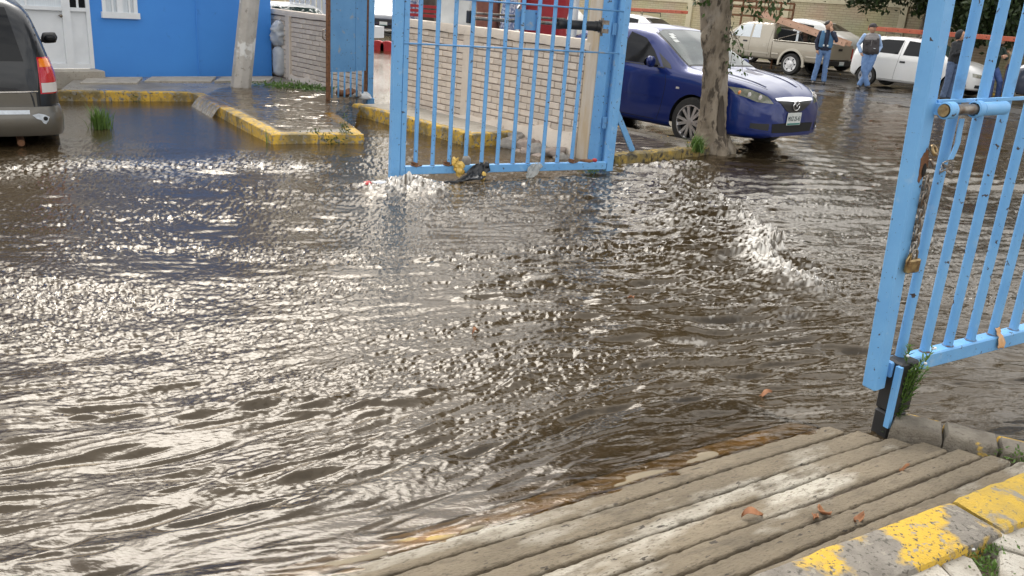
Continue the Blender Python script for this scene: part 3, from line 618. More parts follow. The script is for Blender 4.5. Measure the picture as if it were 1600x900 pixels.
# ---- big gate leaf
M['clearbag'] = mat('clear_film', (.55, .57, .56), rough=.25, trans=.55)
G0 = P(612, 281, 0.0); G1 = P(950, 262, .06); ga = (G1-G0)[:2]; GL = float(np.linalg.norm(ga)); ga = ga/GL
lg = thing('gate_leaf', 'large blue barred gate leaf swung open in front of the cream brick wall', 'gate', (G0[0], G0[1], 0), math.atan2(ga[1], ga[0]))
def gq(x, y): return onplane(x, y, G0, ga)
HT = 2.5
def post(parent, name, x, z0, z1, w, d, mt, y=0, bev=.004):
    g = G(); g.box((x, y, (z0+z1)/2), (w, d, z1-z0)); return g.make(name, mt, parent, bevel=bev)
post(lg, 'stile', .02, .018, HT, .085, .075, M['gate']); post(lg, 'stile', .092, .03, HT-.002, .05, .06, M['gate'])
post(lg, 'stile', GL-.0, .03, HT, .075, .075, M['gate'])
zr = .05; g = G(); g.box(((.117+GL-.04)/2, 0, zr+.037), (GL-.04-.117-.004, .06, .074)); g.make('bottom_rail', M['gate'], lg, bevel=.004)
g = G(); g.box(((.117+GL-.04)/2, 0, HT-.04), (GL-.04-.117-.004, .06, .07)); g.make('top_rail', M['gate'], lg, bevel=.004)
bx = [gq(a, b)[0] for a, b in ((650, 248), (676, 250), (703, 245), (731, 238), (754, 240), (779, 240), (803, 236), (824, 234), (848, 232), (870, 231), (893, 228))]
bx = list(np.linspace(gq(649, 258)[0], gq(893, 250)[0], 11))
for x in bx:
    g = G(); g.cyl((x, 0, zr+.07), (x, 0, HT-.07), .0195, n=14); g.make('bar', M['gate'], lg, smooth=True, ang=40)
for z in (1.205, 1.60, 2.1):
    g = G(); g.cyl((.06, -.028, z), (GL-.04, -.028, z), .008, n=8); g.make('rod', M['gate_dull'], lg, smooth=True)
# actuator arm behind the bars
za = gq(850, 36)[1]; xa0 = gq(737, 22)[0]; xa1 = gq(945, 40)[0]
arm = G(); arm.cyl((xa0, .08, za), (xa1-.42, .08, za), .016, n=12); arm.cyl((xa0, .08, za+.045), (xa1-.40, .08, za+.045), .011, n=10); ao = arm.make('closer_arm', M['steel'], lg, smooth=True, ang=40)
g = G(); g.cyl((xa1-.47, .08, za), (xa1-.03, .08, za), .045, n=18); g.cyl((xa1-.49, .08, za), (xa1-.45, .08, za), .05, n=18); g.cyl((xa1-.06, .08, za), (xa1-.02, .08, za), .05, n=18); g.make('cylinder', M['black'], ao, smooth=True, ang=40)
g = G(); g.box((xa0+.02, .08, za+.01), (.045, .07, .11)); g.make('end_block', M['black'], ao, bevel=.006)
g = G(); q0 = gq(808, 14); q1 = gq(839, 48); g.b2((q0[0], .022, q1[1]), (q1[0], .034, q0[1])); g.make('bracket_plate', M['gate_dull'], ao)
g = G(); g.b2((xa1-.01, .03, za-.06), (xa1+.07, .10, za-.02)); g.b2((xa1-.01, .03, za+.02), (xa1+.07, .10, za+.06)); g.cyl((xa1+.02, .08, za-.09), (xa1+.02, .08, za+.08), .014, n=10); g.make('pivot_bracket', M['steel'], ao)
# hinge post and strut by the tree
gpost = thing('hinge_post', 'wide blue steel gate post at the end of the cream wall', 'post', (WO[0], WO[1], 0), WROT)
g = G(); g.b2((-.06, -.11, -.25), (.088, .02, 2.75)); g.make('channel', M['gate'], gpost, bevel=.004)
g = G(); g.b2((-.155, -.11, -.25), (-.095, -.03, 2.75)); g.make('flange', M['gate_dull'], gpost, bevel=.004); g = G(); g.b2((-.094, -.09, -.2), (-.061, -.05, 2.7)); g.make('web', M['gate_dull'], gpost)
ph = P(953, 30, 0); 
for z in (.45, 1.42, 2.2):
    g = G(); g.cyl((-.11, .02, z-.06), (-.11, .02, z+.06), .022, n=12); g.make('hinge', M['gate_dull'], gpost, smooth=True, ang=40)
s_a = Vector((*(WO+UX*.12+VX*.10), .62)); s_b = Vector((*(WO+UX*.10+VX*.52), .105)); d_ = (s_b-s_a)
Mx = Matrix((frame(d_)[0], frame(d_)[1], frame(d_)[2])).transposed()
Mi = Matrix.Rotation(-WROT, 3, 'Z'); loc0 = Vector((WO[0], WO[1], 0))
g = G(); g.box(Mi @ ((s_a+s_b)/2-loc0), (.014, .075, d_.length), M=Mi @ Mx); g.make('strut', M['gate'], gpost)
# ---- right gate leaf, close to the camera
R0 = P(1352, 600, .2); r1 = P(1600, 540, .27)[:2]; r0_ = P(1420, 578, .27)[:2]; ra = (r1-r0_)/np.linalg.norm(r1-r0_); RG = np.array([r0_[0], r0_[1]])-ra*.16
RTILT = -.036; RROT = (0, RTILT, math.atan2(ra[1], ra[0]))       # the leaf sags towards its free end
rg = thing('gate_leaf', 'large blue barred gate leaf with chain and padlock beside the ramp', 'gate', (RG[0], RG[1], 0), rot=RROT)
def rq(x, y):
    a, z = onplane(x, y, RG, ra); return a*math.cos(RTILT)-z*math.sin(RTILT), a*math.sin(RTILT)+z*math.cos(RTILT)
stz = .225; RL = 3.0
xs = (rq(1345, 598)[0]+rq(1395, 560)[0])/2
STL = -.046
def sx(z): return xs+STL*(z-.2)
g = G(); g.box((0, 0, (HT+.2-stz)/2), (.064, .066, HT+.2-stz)); so = g.make('stile', M['gate'], rg, bevel=.006); so.location = (sx(stz), 0, stz); so.rotation_euler = (0, STL, 0)
RZ0, RZ1 = .268, .338
g = G(); g.box(((xs+.05+RL)/2, 0, (RZ0+RZ1)/2), (RL-xs-.05, .062, RZ1-RZ0)); g.make('bottom_rail', M['gate'], rg, bevel=.006)
g = G(); g.box(((xs+.05+RL)/2, 0, HT+.15), (RL-xs-.05, .062, .07)); g.make('top_rail', M['gate'], rg, bevel=.006)
rb = [rq(a, b)[0] for a, b in ((1407, 552), (1445, 546), (1481, 537), (1518, 528), (1552, 518), (1584, 511))]
step = (rb[-1]-rb[0])/5; xx = rb[0]; bars = []
while xx < RL-.08: bars.append(xx); xx += step
for x in bars:
    g = G(); g.cyl((x, 0, RZ1-.004), (x, 0, HT+.12), .0195, n=18); g.make('bar', M['gate'], rg, smooth=True, ang=40)
post(rg, 'stile', RL+.04, stz, HT+.2, .076, .076, M['gate'])
zrod = rq(1460, 157)[1]
for z in (zrod, zrod+.62):
    g = G(); g.b2((sx(z)+.038, -.012-.02, z-.006), (RL, .0-.018, z+.006)); g.make('rod', M['gate'], rg)
# barrel bolt
b0 = rq(1452, 168); zb_ = b0[1]; yb = -.075
x_a = b0[0]-.02; x_b = rq(1538, 165)[0]+.01
x_a += STL*(zb_-.2)*0; bolt = G(); bolt.cyl((x_a+.03, yb, zb_), (x_b-.05, yb, zb_), .0195, n=20); bo = bolt.make('barrel_bolt', M['steel'], rg, smooth=True, ang=40)
for (p, q, r) in ((x_a, x_a+.045, .031), ((x_a+x_b)/2-.01, (x_a+x_b)/2+.025, .031), ((x_a+x_b)/2+.03, x_b, .0255)):
    g = G(); g.lathe([(r*.8, p), (r, p+.004), (r, q-.004), (r*.8, q)], 20); me = g.mesh('collar', True, ang=40); me.transform(Matrix.Rotation(-PI/2, 4, 'Z')); me.transform(Matrix.Translation((0, yb, zb_))); link('collar', me, M['gate'], bo)
g = G(); g.cyl((x_a-.006, yb, zb_), (x_a+.02, yb, zb_), .022, n=18); g.make('bolt_end', M['brass'], bo, smooth=True, ang=40)
g = G(); g.b2((x_a+.005, yb, zb_-.02), (x_a+.035, -.02, zb_+.02)); g.make('weld_tab', M['gate'], bo)
# bent strap and wire coil under the bolt
q0 = rq(1484, 178); q1 = rq(1476, 240); xm = bars[1]-0; yb2 = -.05; X0 = q0[0]; Z0 = q0[1]-.01; Z1 = q1[1]; pth = [(X0, Z0), (X0+.002, Z0-.05), (X0+.006, Z0-.09), (X0-.002, Z0-.12), (X0-.014, Z0-.15)]; rs = []
for (x, z) in pth: rs.append([(x-.013, -.055, z), (x+.013, -.055, z), (x+.013, -.050, z), (x-.013, -.050, z)])
g = G(); g.rings(rs); g.make('strap', M['gate'], rg)
g = G()
for k in range(5):
    a = [(pth[-1][0]+.026*math.cos(t)+.004*math.sin(3*t+k), -.045+.014*math.sin(t), pth[-1][1]-.015-.008*k+.008*math.sin(t*2+k*1.7)) for t in np.linspace(0, 2*PI, 17)]
    g.tube(a, .002, 5)
g.make('wire_coil', M['steel'], rg, smooth=True)
# rusted hole, ring, chain, padlock on the stile
fx = xs+.02; hz_ = rq(1420, 262); yf = -.034
g = G(); pts = []
for k in range(26):
    t = 2*PI*k/26; pts.append((sx(hz_[1])+.012+(.020+.006*math.sin(3*t+1)+random.uniform(-.003, .003))*math.cos(t), hz_[1]+.012+(.058+.012*math.sin(2*t)+random.uniform(-.008, .008))*math.sin(t)))
g.add([(x, yf-.0015, z) for x, z in pts]+[(x, yf+.002, z) for x, z in pts], [tuple(range(26)), tuple(range(26, 52))[::-1]]+[(k, (k+1) % 26, 26+(k+1) % 26, 26+k) for k in range(26)]); g.make('rust_patch', M['rust'], rg)
g = G(); g.ell((sx(hz_[1])+.018, yf-.004, hz_[1]-.004), (.010, .006, .026), 12, 8); g.make('torn_hole', M['void'], rg, smooth=True)
def torus(g, c, R_, r, M3, n=20, m=8, sx=1.0): 
    g.tube([Vector(c)+M3 @ Vector((R_*sx*math.cos(t), R_*math.sin(t), 0)) for t in np.linspace(0, 2*PI, n+1)], r, m)
rz_ = rq(1436, 232)[1]
g = G(); torus(g, (sx(rz_)+.045, yf-.012, rz_), .018, .0065, Euler((R(55), R(25), 0)).to_matrix()); g.make('shackle_ring', M['brass'], rg, smooth=True)
g = G(); torus(g, (sx(rz_)+.05, yf-.008, rz_-.05), .013, .005, Euler((R(30), R(60), 0)).to_matrix()); g.make('shackle_ring', M['steel'], rg, smooth=True)
ch = thing('chain', 'galvanised steel chain hanging down the stile of the right gate', 'chain', (RG[0], RG[1], 0), rot=RROT)
zc0 = rq(1424, 282)[1]; zc1 = rq(1400, 388)[1]; xc0 = sx(zc0)+.034; xc1 = sx(zc1)+.030; NL = 9
lk = None
for k in range(NL):
    t = k/(NL-1); c = Vector((xc0+(xc1-xc0)*t+.003*math.sin(k*2), yf-.012, zc0+(zc1-zc0)*t))
    g = G(); pts = []
    for a in np.linspace(0, 2*PI, 17): pts.append(Vector((1.25*.0095*math.cos(a), 0, 1.2*.017*math.sin(a)+math.copysign(.006, math.sin(a)) if abs(math.sin(a)) > .05 else .0)))
    Rm = Matrix.Rotation(R(20) if k % 2 == 0 else R(100), 3, 'Z'); g.tube([c+Rm @ q for q in pts], .0046, 7); g.make('chain_link', M['steel'], ch, smooth=True)
pk = thing('padlock', 'old brass padlock hanging at the end of the gate chain', 'padlock', (RG[0], RG[1], 0), rot=RROT)
zp = rq(1397, 408)[1]; xp = sx(zp)+.024
g = G(); g.box((xp+.004, yf-.020, zp-.006), (.066, .028, .056)); g.make('lock_body', M['brass'], pk, bevel=.006)
g = G(); g.tube([(xp-.012, yf-.02, zp+.012)]+[(xp+.004-.016*math.cos(t), yf-.02, zp+.040+.020*math.sin(t)) for t in np.linspace(0, PI, 9)]+[(xp+.02, yf-.02, zp+.012)], .0045, 8); g.make('lock_shackle', M['steel'], pk, smooth=True)
g = G(); g.tube([(xp-.026, yf-.016, zp-.03), (xp-.03, yf-.018, zp+.02), (xp-.018, yf-.018, zp+.045), (xp-.010, yf-.018, zp+.0), (xp-.014, yf-.02, zp-.03)], .005, 8); g.make('hasp_staple', M['brass'], pk, smooth=True)
# cloth scraps tied to the right gate
M['orange_rag'] = mat('orange_rag', (.55, .28, .10), (.62, .40, .24), 30, .8)
def rag(name, pts, wd, mt, label, cat, seed, thick=.003, parent=None, crump=.008):
    pts = [Vector(p) for p in pts]; n = len(pts); m = 9; rs = []
    for i, p in enumerate(pts):
        d = pts[min(i+1, n-1)]-pts[max(i-1, 0)]; x = Vector(wd[i][0]) if hasattr(wd[i], '__len__') else None
        w = wd[i][1]; top = [p+x*w*(j/(m-1)-.5) for j in range(m)]; rs.append(top)
    g = G(); g.rings(rs, cap=False, closed=False); me = g.mesh(name, True, fix=False); bm = bmesh.new(); bm.from_mesh(me); bmesh.ops.subdivide_edges(bm, edges=bm.edges[:], cuts=2, use_grid_fill=True); bm.to_mesh(me); bm.free()
    jitter(me, crump, 30, seed); jitter(me, crump*.5, 75, seed+2); me.shade_smooth(); o = link(name, me, mt, parent, **({'label': label, 'cat': cat} if label else {})); k = o.modifiers.new('s', 'SOLIDIFY'); k.thickness = thick; return o
x5 = bars[4]; Rm4 = Matrix.Translation((RG[0], RG[1], 0)) @ Euler(RROT).to_matrix().to_4x4()
def rw(x, y, z): return Rm4 @ Vector((x, y, z))
rax = Vector((ra[0], ra[1], 0))
rag('orange_rag', [rw(x5-.02, -.025, RZ1+.045), rw(x5-.005, -.03, RZ1+.02), rw(x5+.008, -.038, RZ1+.0), rw(x5+.014, -.042, RZ1-.03), rw(x5+.02, -.042, RZ1-.055)], [(rax, .030), (rax, .028), (rax, .022), (rax, .05), (rax, .04)], M['orange_rag'], 'faded orange rag knotted on the bottom rail of the right gate', 'rag', 3)
M['label'] = mat('sticker', (.62, .64, .70), rough=.5)
x6 = bars[5]; zl = rq(1594, 22)[1]
tg = thing('printed_tag', 'torn white tag with black print wrapped round a bar of the right gate', 'tag', (RG[0], RG[1], 0), rot=RROT)
g = G(); rs = []
for k in range(7):
    z = zl-.045+k*.022; rs.append([(x6+.0225*math.cos(a), .0225*math.sin(a), z+.01*math.sin(a*2+k)) for a in np.linspace(R(150), R(400), 14)])
g.rings(rs, cap=False, closed=False); g.make('tag_sheet', M['label'], tg, smooth=True)
for k, (dz, a) in enumerate(((.03, 215), (.0, 235), (-.03, 262), (.045, 262), (.005, 282))):
    g = G(); a = R(a); g.box((x6+.0235*math.cos(a), .0235*math.sin(a), zl+dz), (.003, .009, .026), rz=a); g.make('print_mark', M['black'], tg)
# foot block
fb = thing('gate_stop', 'dark wooden block with a blue steel strip under the right gate', 'block', (RG[0], RG[1], 0), rot=RROT)
xb0 = rq(1385, 600)[0]; 
g = G(); g.b2((xs+.060, -.07, .115), (xs+.170, .02, .345)); g.make('wood_block', M['black'], fb, bevel=.008); g = G(); g.b2((xs+.060, -.066, -.25), (xs+.160, .018, .112)); g.make('wood_block', M['black'], fb, bevel=.008)
g = G(); g.b2((xs+.040, -.076, .06), (xs+.058, -.052, .335)); g.make('steel_strip', M['gate'], fb)
# ================================================================== vehicles
def crom(pts, sub):
    pts = np.array(pts, float); n = len(pts); out = []
    for i in range(n-1):
        p0 = pts[max(i-1, 0)]; p1 = pts[i]; p2 = pts[i+1]; p3 = pts[min(i+2, n-1)]
        for k in range(sub):
            t = k/sub; out.append(.5*((2*p1)+(-p0+p2)*t+(2*p0-5*p1+4*p2-p3)*t*t+(-p0+3*p1-3*p2+p3)*t**3))
    out.append(pts[-1]); return np.array(out)
class Car:
    """body shell lofted from stations (x, zbottom, halfwidth, zbelt, ztop, roof halfwidth); x forward, y left"""
    def __init__(s, root, st, wheels, arch, paint, step=.045, roofpow=.30, skirt=.80):
        s.root = root; st = np.array(st, float); x0, x1 = st[0, 0], st[-1, 0]; n = int((x1-x0)/step)+1; xs = np.linspace(x0, x1, n)
        prm = [np.interp(xs, st[:, 0], st[:, k]) for k in range(1, 6)]
        for _ in range(2):
            for a in prm: a[1:-1] = .25*a[:-2]+.5*a[1:-1]+.25*a[2:]
        secs = []
        for i in range(n):
            zb, W, zl, zt, Wr = [a[i] for a in prm]; hh = zl-zb; gh = zt-zl
            p = [(W*skirt, zb), (W*.955, zb+.035), (W*.99, zb+.22*hh), (W, zb+.5*hh), (W*.99, zb+.78*hh), (W*.955, zl), (Wr+(W*.955-Wr)*roofpow, zl+.72*gh), (Wr*.93, zl+.93*gh), (Wr*.72, zl+.985*gh), (Wr*.36, zt), (0, zt+.006)]
            secs.append(crom(p, 5))
        m = len(secs[0]); V = []
        for i in range(n):
            for (y, z) in secs[i]: V.append((xs[i], y, z))
        F = []
        V = np.array(V)
        for i in range(n-1):
            for j in range(m-1):
                a = i*m+j; F.append((a, a+1, a+m+1, a+m))
        drop = set()
        for (wx, wz, r) in wheels_arch(wheels, arch):
            for fi, f in enumerate(F):
                c = V[list(f)].mean(0)
                if (c[0]-wx)**2+(c[2]-wz)**2 < r*r and c[1] > .5: drop.add(fi)
            for k in range(len(V)):
                d = math.hypot(V[k, 0]-wx, V[k, 2]-wz)
                if abs(d-r) < step*.8 and V[k, 1] > .5 and V[k, 2] > V[:, 2].min()+.04:
                    V[k, 0] = wx+(V[k, 0]-wx)*r/d; V[k, 2] = wz+(V[k, 2]-wz)*r/d
        F = [f for fi, f in enumerate(F) if fi not in drop]
        # end caps
        for e in (0, n-1):
            b = len(V); ring = [e*m+j for j in range(m)]; cz = V[ring][:, 2].mean()
            V = np.vstack([V, [[xs[e], 0, V[ring[0], 2]]]]); cap = ring+[b]; F.append(tuple(cap if e == 0 else cap[::-1]))
        nv = len(V); Vm = V*np.array([1, -1, 1]); VV = np.vstack([V, Vm]); FF = F+[tuple(nv+i for i in f[::-1]) for f in F]
        me = bpy.data.meshes.new('body'); me.from_pydata([tuple(q) for q in VV], [], FF)
        bm = bmesh.new(); bm.from_mesh(me); bmesh.ops.remove_doubles(bm, verts=bm.verts[:], dist=.0005); bmesh.ops.delete(bm, geom=[v for v in bm.verts if not v.link_faces], context='VERTS')
        bmesh.ops.recalc_face_normals(bm, faces=bm.faces[:]); s.bvh = BVHTree.FromBMesh(bm); bm.to_mesh(me); bm.free(); me.shade_smooth(); me.set_sharp_from_angle(angle=R(38))
        s.body = link('body', me, paint, root)
        g = G(); g.b2((x0+.25, -.62, prm[0].min()+.06), (x1-.25, .62, prm[0].min()+.32)); g.make('underbody', M['void'], root)
    def hit(s, a, b, side):
        if side in ('R', 'L'):
            sg = -1 if side == 'R' else 1; o, d = Vector((a, 4*sg, b)), Vector((0, -sg, 0))
        elif side == 'F': o, d = Vector((6, a, b)), Vector((-1, 0, 0))
        elif side == 'B': o, d = Vector((-6, a, b)), Vector((1, 0, 0))
        else: o, d = Vector((a, b, 4)), Vector((0, 0, -1))
        p, nrm, i, dist = s.bvh.ray_cast(o, d)
        if p is None: return None
        if nrm.dot(d) > 0: nrm = -nrm
        return p, nrm
    def patch(s, name, A, B, side, mt, off=.004, n=14, m=8, parent=None, skirt=.012, lab=None):
        """panel between edge curves A and B (2D points), laid on the body from one side, with a rim"""
        A = np.array(A, float); B = np.array(B, float)
        def res(C, n):
            d = np.r_[0, np.cumsum(np.hypot(*np.diff(C, axis=0).T))]; t = np.linspace(0, d[-1], n); return np.stack([np.interp(t, d, C[:, 0]), np.interp(t, d, C[:, 1])], 1)
        a, b = res(A, n), res(B, n); V = []; 
        last = None
        for i in range(n):
            for j in range(m):
                q = a[i]+(b[i]-a[i])*j/(m-1); h = s.hit(q[0], q[1], side)
                cen = (a.mean(0)+b.mean(0))/2
                for _ in range(10):
                    if h is not None: break
                    q = q+(cen-q)*.05; h = s.hit(q[0], q[1], side)
                if h is None: h = last
                if h is None: continue
                last = h; V.append((h[0]+h[1]*off, h[1]))
        if len(V) != n*m: return None
        W = [v[0] for v in V]; F = [(i*m+j, i*m+j+1, (i+1)*m+j+1, (i+1)*m+j) for i in range(n-1) for j in range(m-1)]
        border = [j for j in range(m)]+[i*m+m-1 for i in range(1, n)]+[(n-1)*m+j for j in range(m-2, -1, -1)]+[i*m for i in range(n-2, 0, -1)]
        b0 = len(W); W = W+[V[k][0]-V[k][1]*skirt for k in border]; nb = len(border)
        F += [(border[k], border[(k+1) % nb], b0+(k+1) % nb, b0+k) for k in range(nb)]
        g = G(); g.add(W, F); o = g.make(name, mt, parent or s.root, smooth=True, ang=50)
        if lab: o['label'] = lab
        return o
    def line(s, pts, side, wd=.007, mt=None, name='panel_gap', off=.0015, parent=None):
        pts = crom(pts, 6); d = np.gradient(pts, axis=0); nr = np.stack([-d[:, 1], d[:, 0]], 1); nr /= np.linalg.norm(nr, axis=1)[:, None]+1e-9
        return s.patch(name, pts-nr*wd/2, pts+nr*wd/2, side, mt or M['void'], off, n=len(pts), m=2, parent=parent or s.body, skirt=.004)
def wheels_arch(wheels, arch): return [(w[0], w[1], arch) for w in wheels]
def wheel(root, x, y, z, r, wd, style, side):
    o = bpy.data.objects.new('wheel', None); COL.objects.link(o); o.parent = root; o.location = (x, y, z); sg = 1 if side == 'L' else -1
    rim = r*.68
    g = G(); g.lathe([(rim, -wd/2), (r*.93, -wd/2), (r*.985, -wd*.40), (r, -wd*.25), (r, wd*.25), (r*.985, wd*.40), (r*.93, wd/2), (rim, wd/2), (rim*.97, 0)], 40); g.make('tyre', M['rubber'], o, smooth=True, ang=35)
    g = G(); ys = sg*wd*.5
    if style == 'alloy':
        g.lathe([(rim*1.0, ys*.92), (rim*1.02, ys*1.02), (rim*.95, ys*1.03), (rim*.93, ys*.5), (rim*.97, ys*.3)], 40)
        for k in range(6):
            a0 = 2*PI*k/6
            for da in (-.13, .13):
                a = a0+da; b = a0+da*1.7
                p0 = Vector((rim*.16*math.cos(a), ys*1.0, rim*.16*math.sin(a))); p1 = Vector((rim*.96*math.cos(b), ys*.92, rim*.96*math.sin(b)))
                d = (p1-p0).normalized(); t = Vector((-d.z, 0, d.x)); w0, w1 = rim*.075, rim*.10
                dep = Vector((0, -sg*.03, 0))
                g.add([p0-t*w0, p0+t*w0, p1+t*w1, p1-t*w1, p0-t*w0+dep, p0+t*w0+dep, p1+t*w1+dep, p1-t*w1+dep], [(0, 1, 2, 3), (4, 7, 6, 5), (0, 4, 5, 1), (1, 5, 6, 2), (2, 6, 7, 3), (3, 7, 4, 0)])
        g.lathe([(.001, ys*.9), (rim*.22, ys*.9), (rim*.20, ys*1.05), (.001, ys*1.07)], 20)
    else:
        g.lathe([(rim*1.0, ys*.9), (rim*1.02, ys*1.03), (rim*.93, ys*1.03), (rim*.88, ys*.72), (rim*.62, ys*.70), (rim*.55, ys*.95), (rim*.34, ys*.98), (rim*.28, ys*1.12), (rim*.001, ys*1.14)], 32)
    rm = g.make('rim', M['alloy'], o, smooth=True, ang=30)
    g = G(); g.lathe([(rim*.98, ys*.35), (.001, ys*.35)], 24); g.make('brake_disc', M['void'], o)
    if style != 'alloy':
        for k in range(6):
            a = 2*PI*k/6; c = Vector((rim*.75*math.cos(a), ys*.73, rim*.75*math.sin(a))); g = G(); g.cyl(c, c+Vector((0, sg*.012, 0)), rim*.10, n=10); g.make('vent_hole', M['void'], o)
    return o
def well(root, x, z, r, hw):
    for sg in (1, -1):
        g = G(); n = 16; rs = []
        for k in range(n+1):
            a = PI*k/n-.0; rs.append([(x+(r+.015)*math.cos(a), sg*(hw-.02), z+(r+.015)*math.sin(a)), (x+(r+.015)*math.cos(a), sg*(hw-.42), z+(r+.015)*math.sin(a))])
        g.rings(rs, cap=False, closed=False)
        fan = [(x+(r+.015)*math.cos(PI*k/n), sg*(hw-.42), z+(r+.015)*math.sin(PI*k/n)) for k in range(n+1)]; g.add(fan, [tuple(range(n+1))])
        g.make('wheel_well', M['void'], root)
def mirror(root, x, y, z, mt, sg, L=.17):
    g = G(); rs = []
    for k in range(9):
        t = k/8; q = math.sqrt(max(0.02, 1-(2*t-1)**6)); 
        rs.append([(x+.05*math.cos(a)*q+.01+.05*t, y+sg*L*t, z+.072*math.sin(a)*q+.012*t) for a in np.linspace(0, 2*PI, 15)[:-1]])
    g.rings(rs); o = g.make('mirror', mt, root, smooth=True, ang=60)
    g = G(); g.tube([(x+.02, y-sg*.06, z-.05), (x+.02, y+sg*.03, z-.03)], .022, 8); g.make('mirror_stalk', M['black'], o, smooth=True)
    g = G(); g.ell((x-.035, y+sg*L*.52, z), (.012, L*.36, .052)); g.make('mirror_glass', M['dark_glass'], o, smooth=True); return o
# ------------------------------------------------------------------ blue sedan
mz = thing('sedan', 'dark blue sedan with alloy wheels parked behind the tree', 'car', (1.93, 12.44, -.005), R(-49.8))
st = [(-2.27, .42, .56, .62, .80, .42), (-2.20, .34, .70, .74, .97, .55), (-2.05, .26, .80, .90, 1.05, .66), (-1.7, .22, .85, .95, 1.08, .68), (-1.45, .20, .868, .95, 1.12, .64), (-1.0, .19, .876, .94, 1.36, .56), (-.55, .18, .878, .935, 1.45, .56), (-.1, .18, .878, .925, 1.465, .56), (.25, .18, .878, .915, 1.43, .57), (.55, .18, .878, .905, 1.29, .62), (.85, .18, .878, .895, 1.11, .68), (1.08, .19, .876, .88, .985, .72), (1.3, .20, .874, .87, .965, .73), (1.6, .21, .868, .83, .93, .72), (1.85, .22, .848, .77, .885, .68), (2.02, .225, .80, .71, .835, .60), (2.13, .23, .73, .65, .785, .52), (2.20, .24, .64, .60, .735, .43), (2.245, .26, .50, .55, .675, .34)]
cs = Car(mz, st, [(1.32, .31), (-1.32, .31)], .355, M['mazda'])
for x in (1.32, -1.32): well(mz, x, .31, .355, .87)
for x in (1.32, -1.32):
    for sg, sd_ in ((1, 'L'), (-1, 'R')): wheel(mz, x, sg*.775, .315, .318, .205, 'alloy', sd_)
# glass
cs.patch('windscreen_seal', [(.285, -.565), (.285, 0), (.285, .565)], [(1.06, -.715), (1.08, 0), (1.06, .715)], 'T', M['black'], .0015, n=20, m=14)
cs.patch('windscreen', [(.31, -.54), (.31, 0), (.31, .54)], [(1.03, -.69), (1.05, 0), (1.03, .69)], 'T', M['screen'], n=20, m=14)
cs.patch('rear_window', [(-1.05, -.50), (-1.05, .50)], [(-1.52, -.60), (-1.52, .60)], 'T', M['dark_glass'], n=16, m=10)
for sd_ in 'RL':
    cs.patch('side_window', [(.66, .955), (.30, .96), (-.12, .965)], [(.44, 1.14), (.22, 1.28), (-.10, 1.345)], sd_, M['dark_glass'], off=.003, n=14, m=8)
    cs.patch('quarter_window', [(.86, .935), (.71, .95)], [(.80, .99), (.53, 1.12)], sd_, M['black'], n=6, m=5)
    cs.patch('side_window', [(-.20, .965), (-.60, .975), (-.98, .985)], [(-.18, 1.345), (-.55, 1.34), (-.86, 1.27)], sd_, M['dark_glass'], off=.003)
    cs.patch('quarter_window', [(-1.03, .99), (-1.30, 1.01)], [(-.93, 1.24), (-1.15, 1.13)], sd_, M['dark_glass'], n=6, m=5)
    cs.line([(.80, .88), (.83, .70), (.80, .45), (.74, .27)], sd_); cs.line([(-.16, .93), (-.15, .6), (-.17, .27)], sd_); cs.line([(-1.05, .95), (-.98, .72), (-.85, .5), (-.80, .27)], sd_)
    cs.line([(.70, .27), (-.75, .27)], sd_, .008); cs.line([(.78, .56), (.3, .555), (-.9, .57)], sd_, .010, M['mazda'], 'side_crease', .006)
    cs.line([(.74, .935), (.2, .948), (-.9, .962)], sd_, .014, M['black'], 'window_seal', .004)
    for x in (-.02, -.93):
        cs.patch('door_handle', [(x, .815), (x-.20, .82)], [(x, .845), (x-.20, .85)], sd_, M['mazda'], .022, 8, 4, skirt=.02)
    cs.patch('side_marker', [(1.02, .705), (1.07, .705)], [(1.02, .73), (1.07, .73)], sd_, M['clearlamp'], .008, 5, 4)
for sg in (1, -1):
    cs.patch('headlamp', [(sg*.80, 0.745), (sg*.66, 0.675), (sg*.44, 0.660)], [(sg*.795, 0.820), (sg*.66, 0.810), (sg*.50, 0.740)], 'F', M['lamp'], .005, 14, 7)
    for (y, z, r) in ((.70, .747, .034), (.60, .723, .036)):
        h = cs.hit(sg*y, z, 'F')
        if h:
            g = G(); g.ell(h[0]+h[1]*.004, (.014, r, r)); g.make('lamp_lens', M['clearlamp'], mz, smooth=True)
    h = cs.hit(sg*.765, .765, 'F')
    if h: g = G(); g.ell(h[0]+h[1]*.003, (.012, .03, .028)); g.make('indicator', M['amber'], mz, smooth=True)
    cs.patch('fog_recess', [(sg*.72, 0.365), (sg*.50, 0.340)], [(sg*.72, 0.425), (sg*.50, 0.425)], 'F', M['black'], .004, 8, 5)
    cs.patch('fog_trim', [(sg*.735, 0.350), (sg*.485, 0.325)], [(sg*.735, 0.364), (sg*.485, 0.339)], 'F', M['mazda'], .012, 8, 3)
    mirror(mz, .60, sg*.90, 1.0, M['mazda'], sg)
    # bonnet shut lines run from the screen to the grille
    cs.line([(1.05, sg*.70), (1.5, sg*.66), (1.85, sg*.52), (2.06, sg*.38)], 'T', .005)
    cs.line([(1.10, sg*.45), (1.6, sg*.42), (2.0, sg*.33)], 'T', .03, M['mazda'], 'bonnet_crease', .008)
cs.patch('grille', [(-.36, 0.690), (-.18, 0.575), (0, 0.530), (.18, 0.575), (.36, 0.690)], [(-.37, 0.700), (-.2, 0.705), (0, 0.707), (.2, 0.705), (.37, 0.700)], 'F', M['black'], .006, 22, 6)
cs.patch('grille_bar', [(-.39, 0.693), (-.2, 0.687), (0, 0.675), (.2, 0.687), (.39, 0.693)], [(-.40, 0.720), (-.2, 0.730), (0, 0.733), (.2, 0.730), (.40, 0.720)], 'F', M['chrome'], .014, 20, 5)
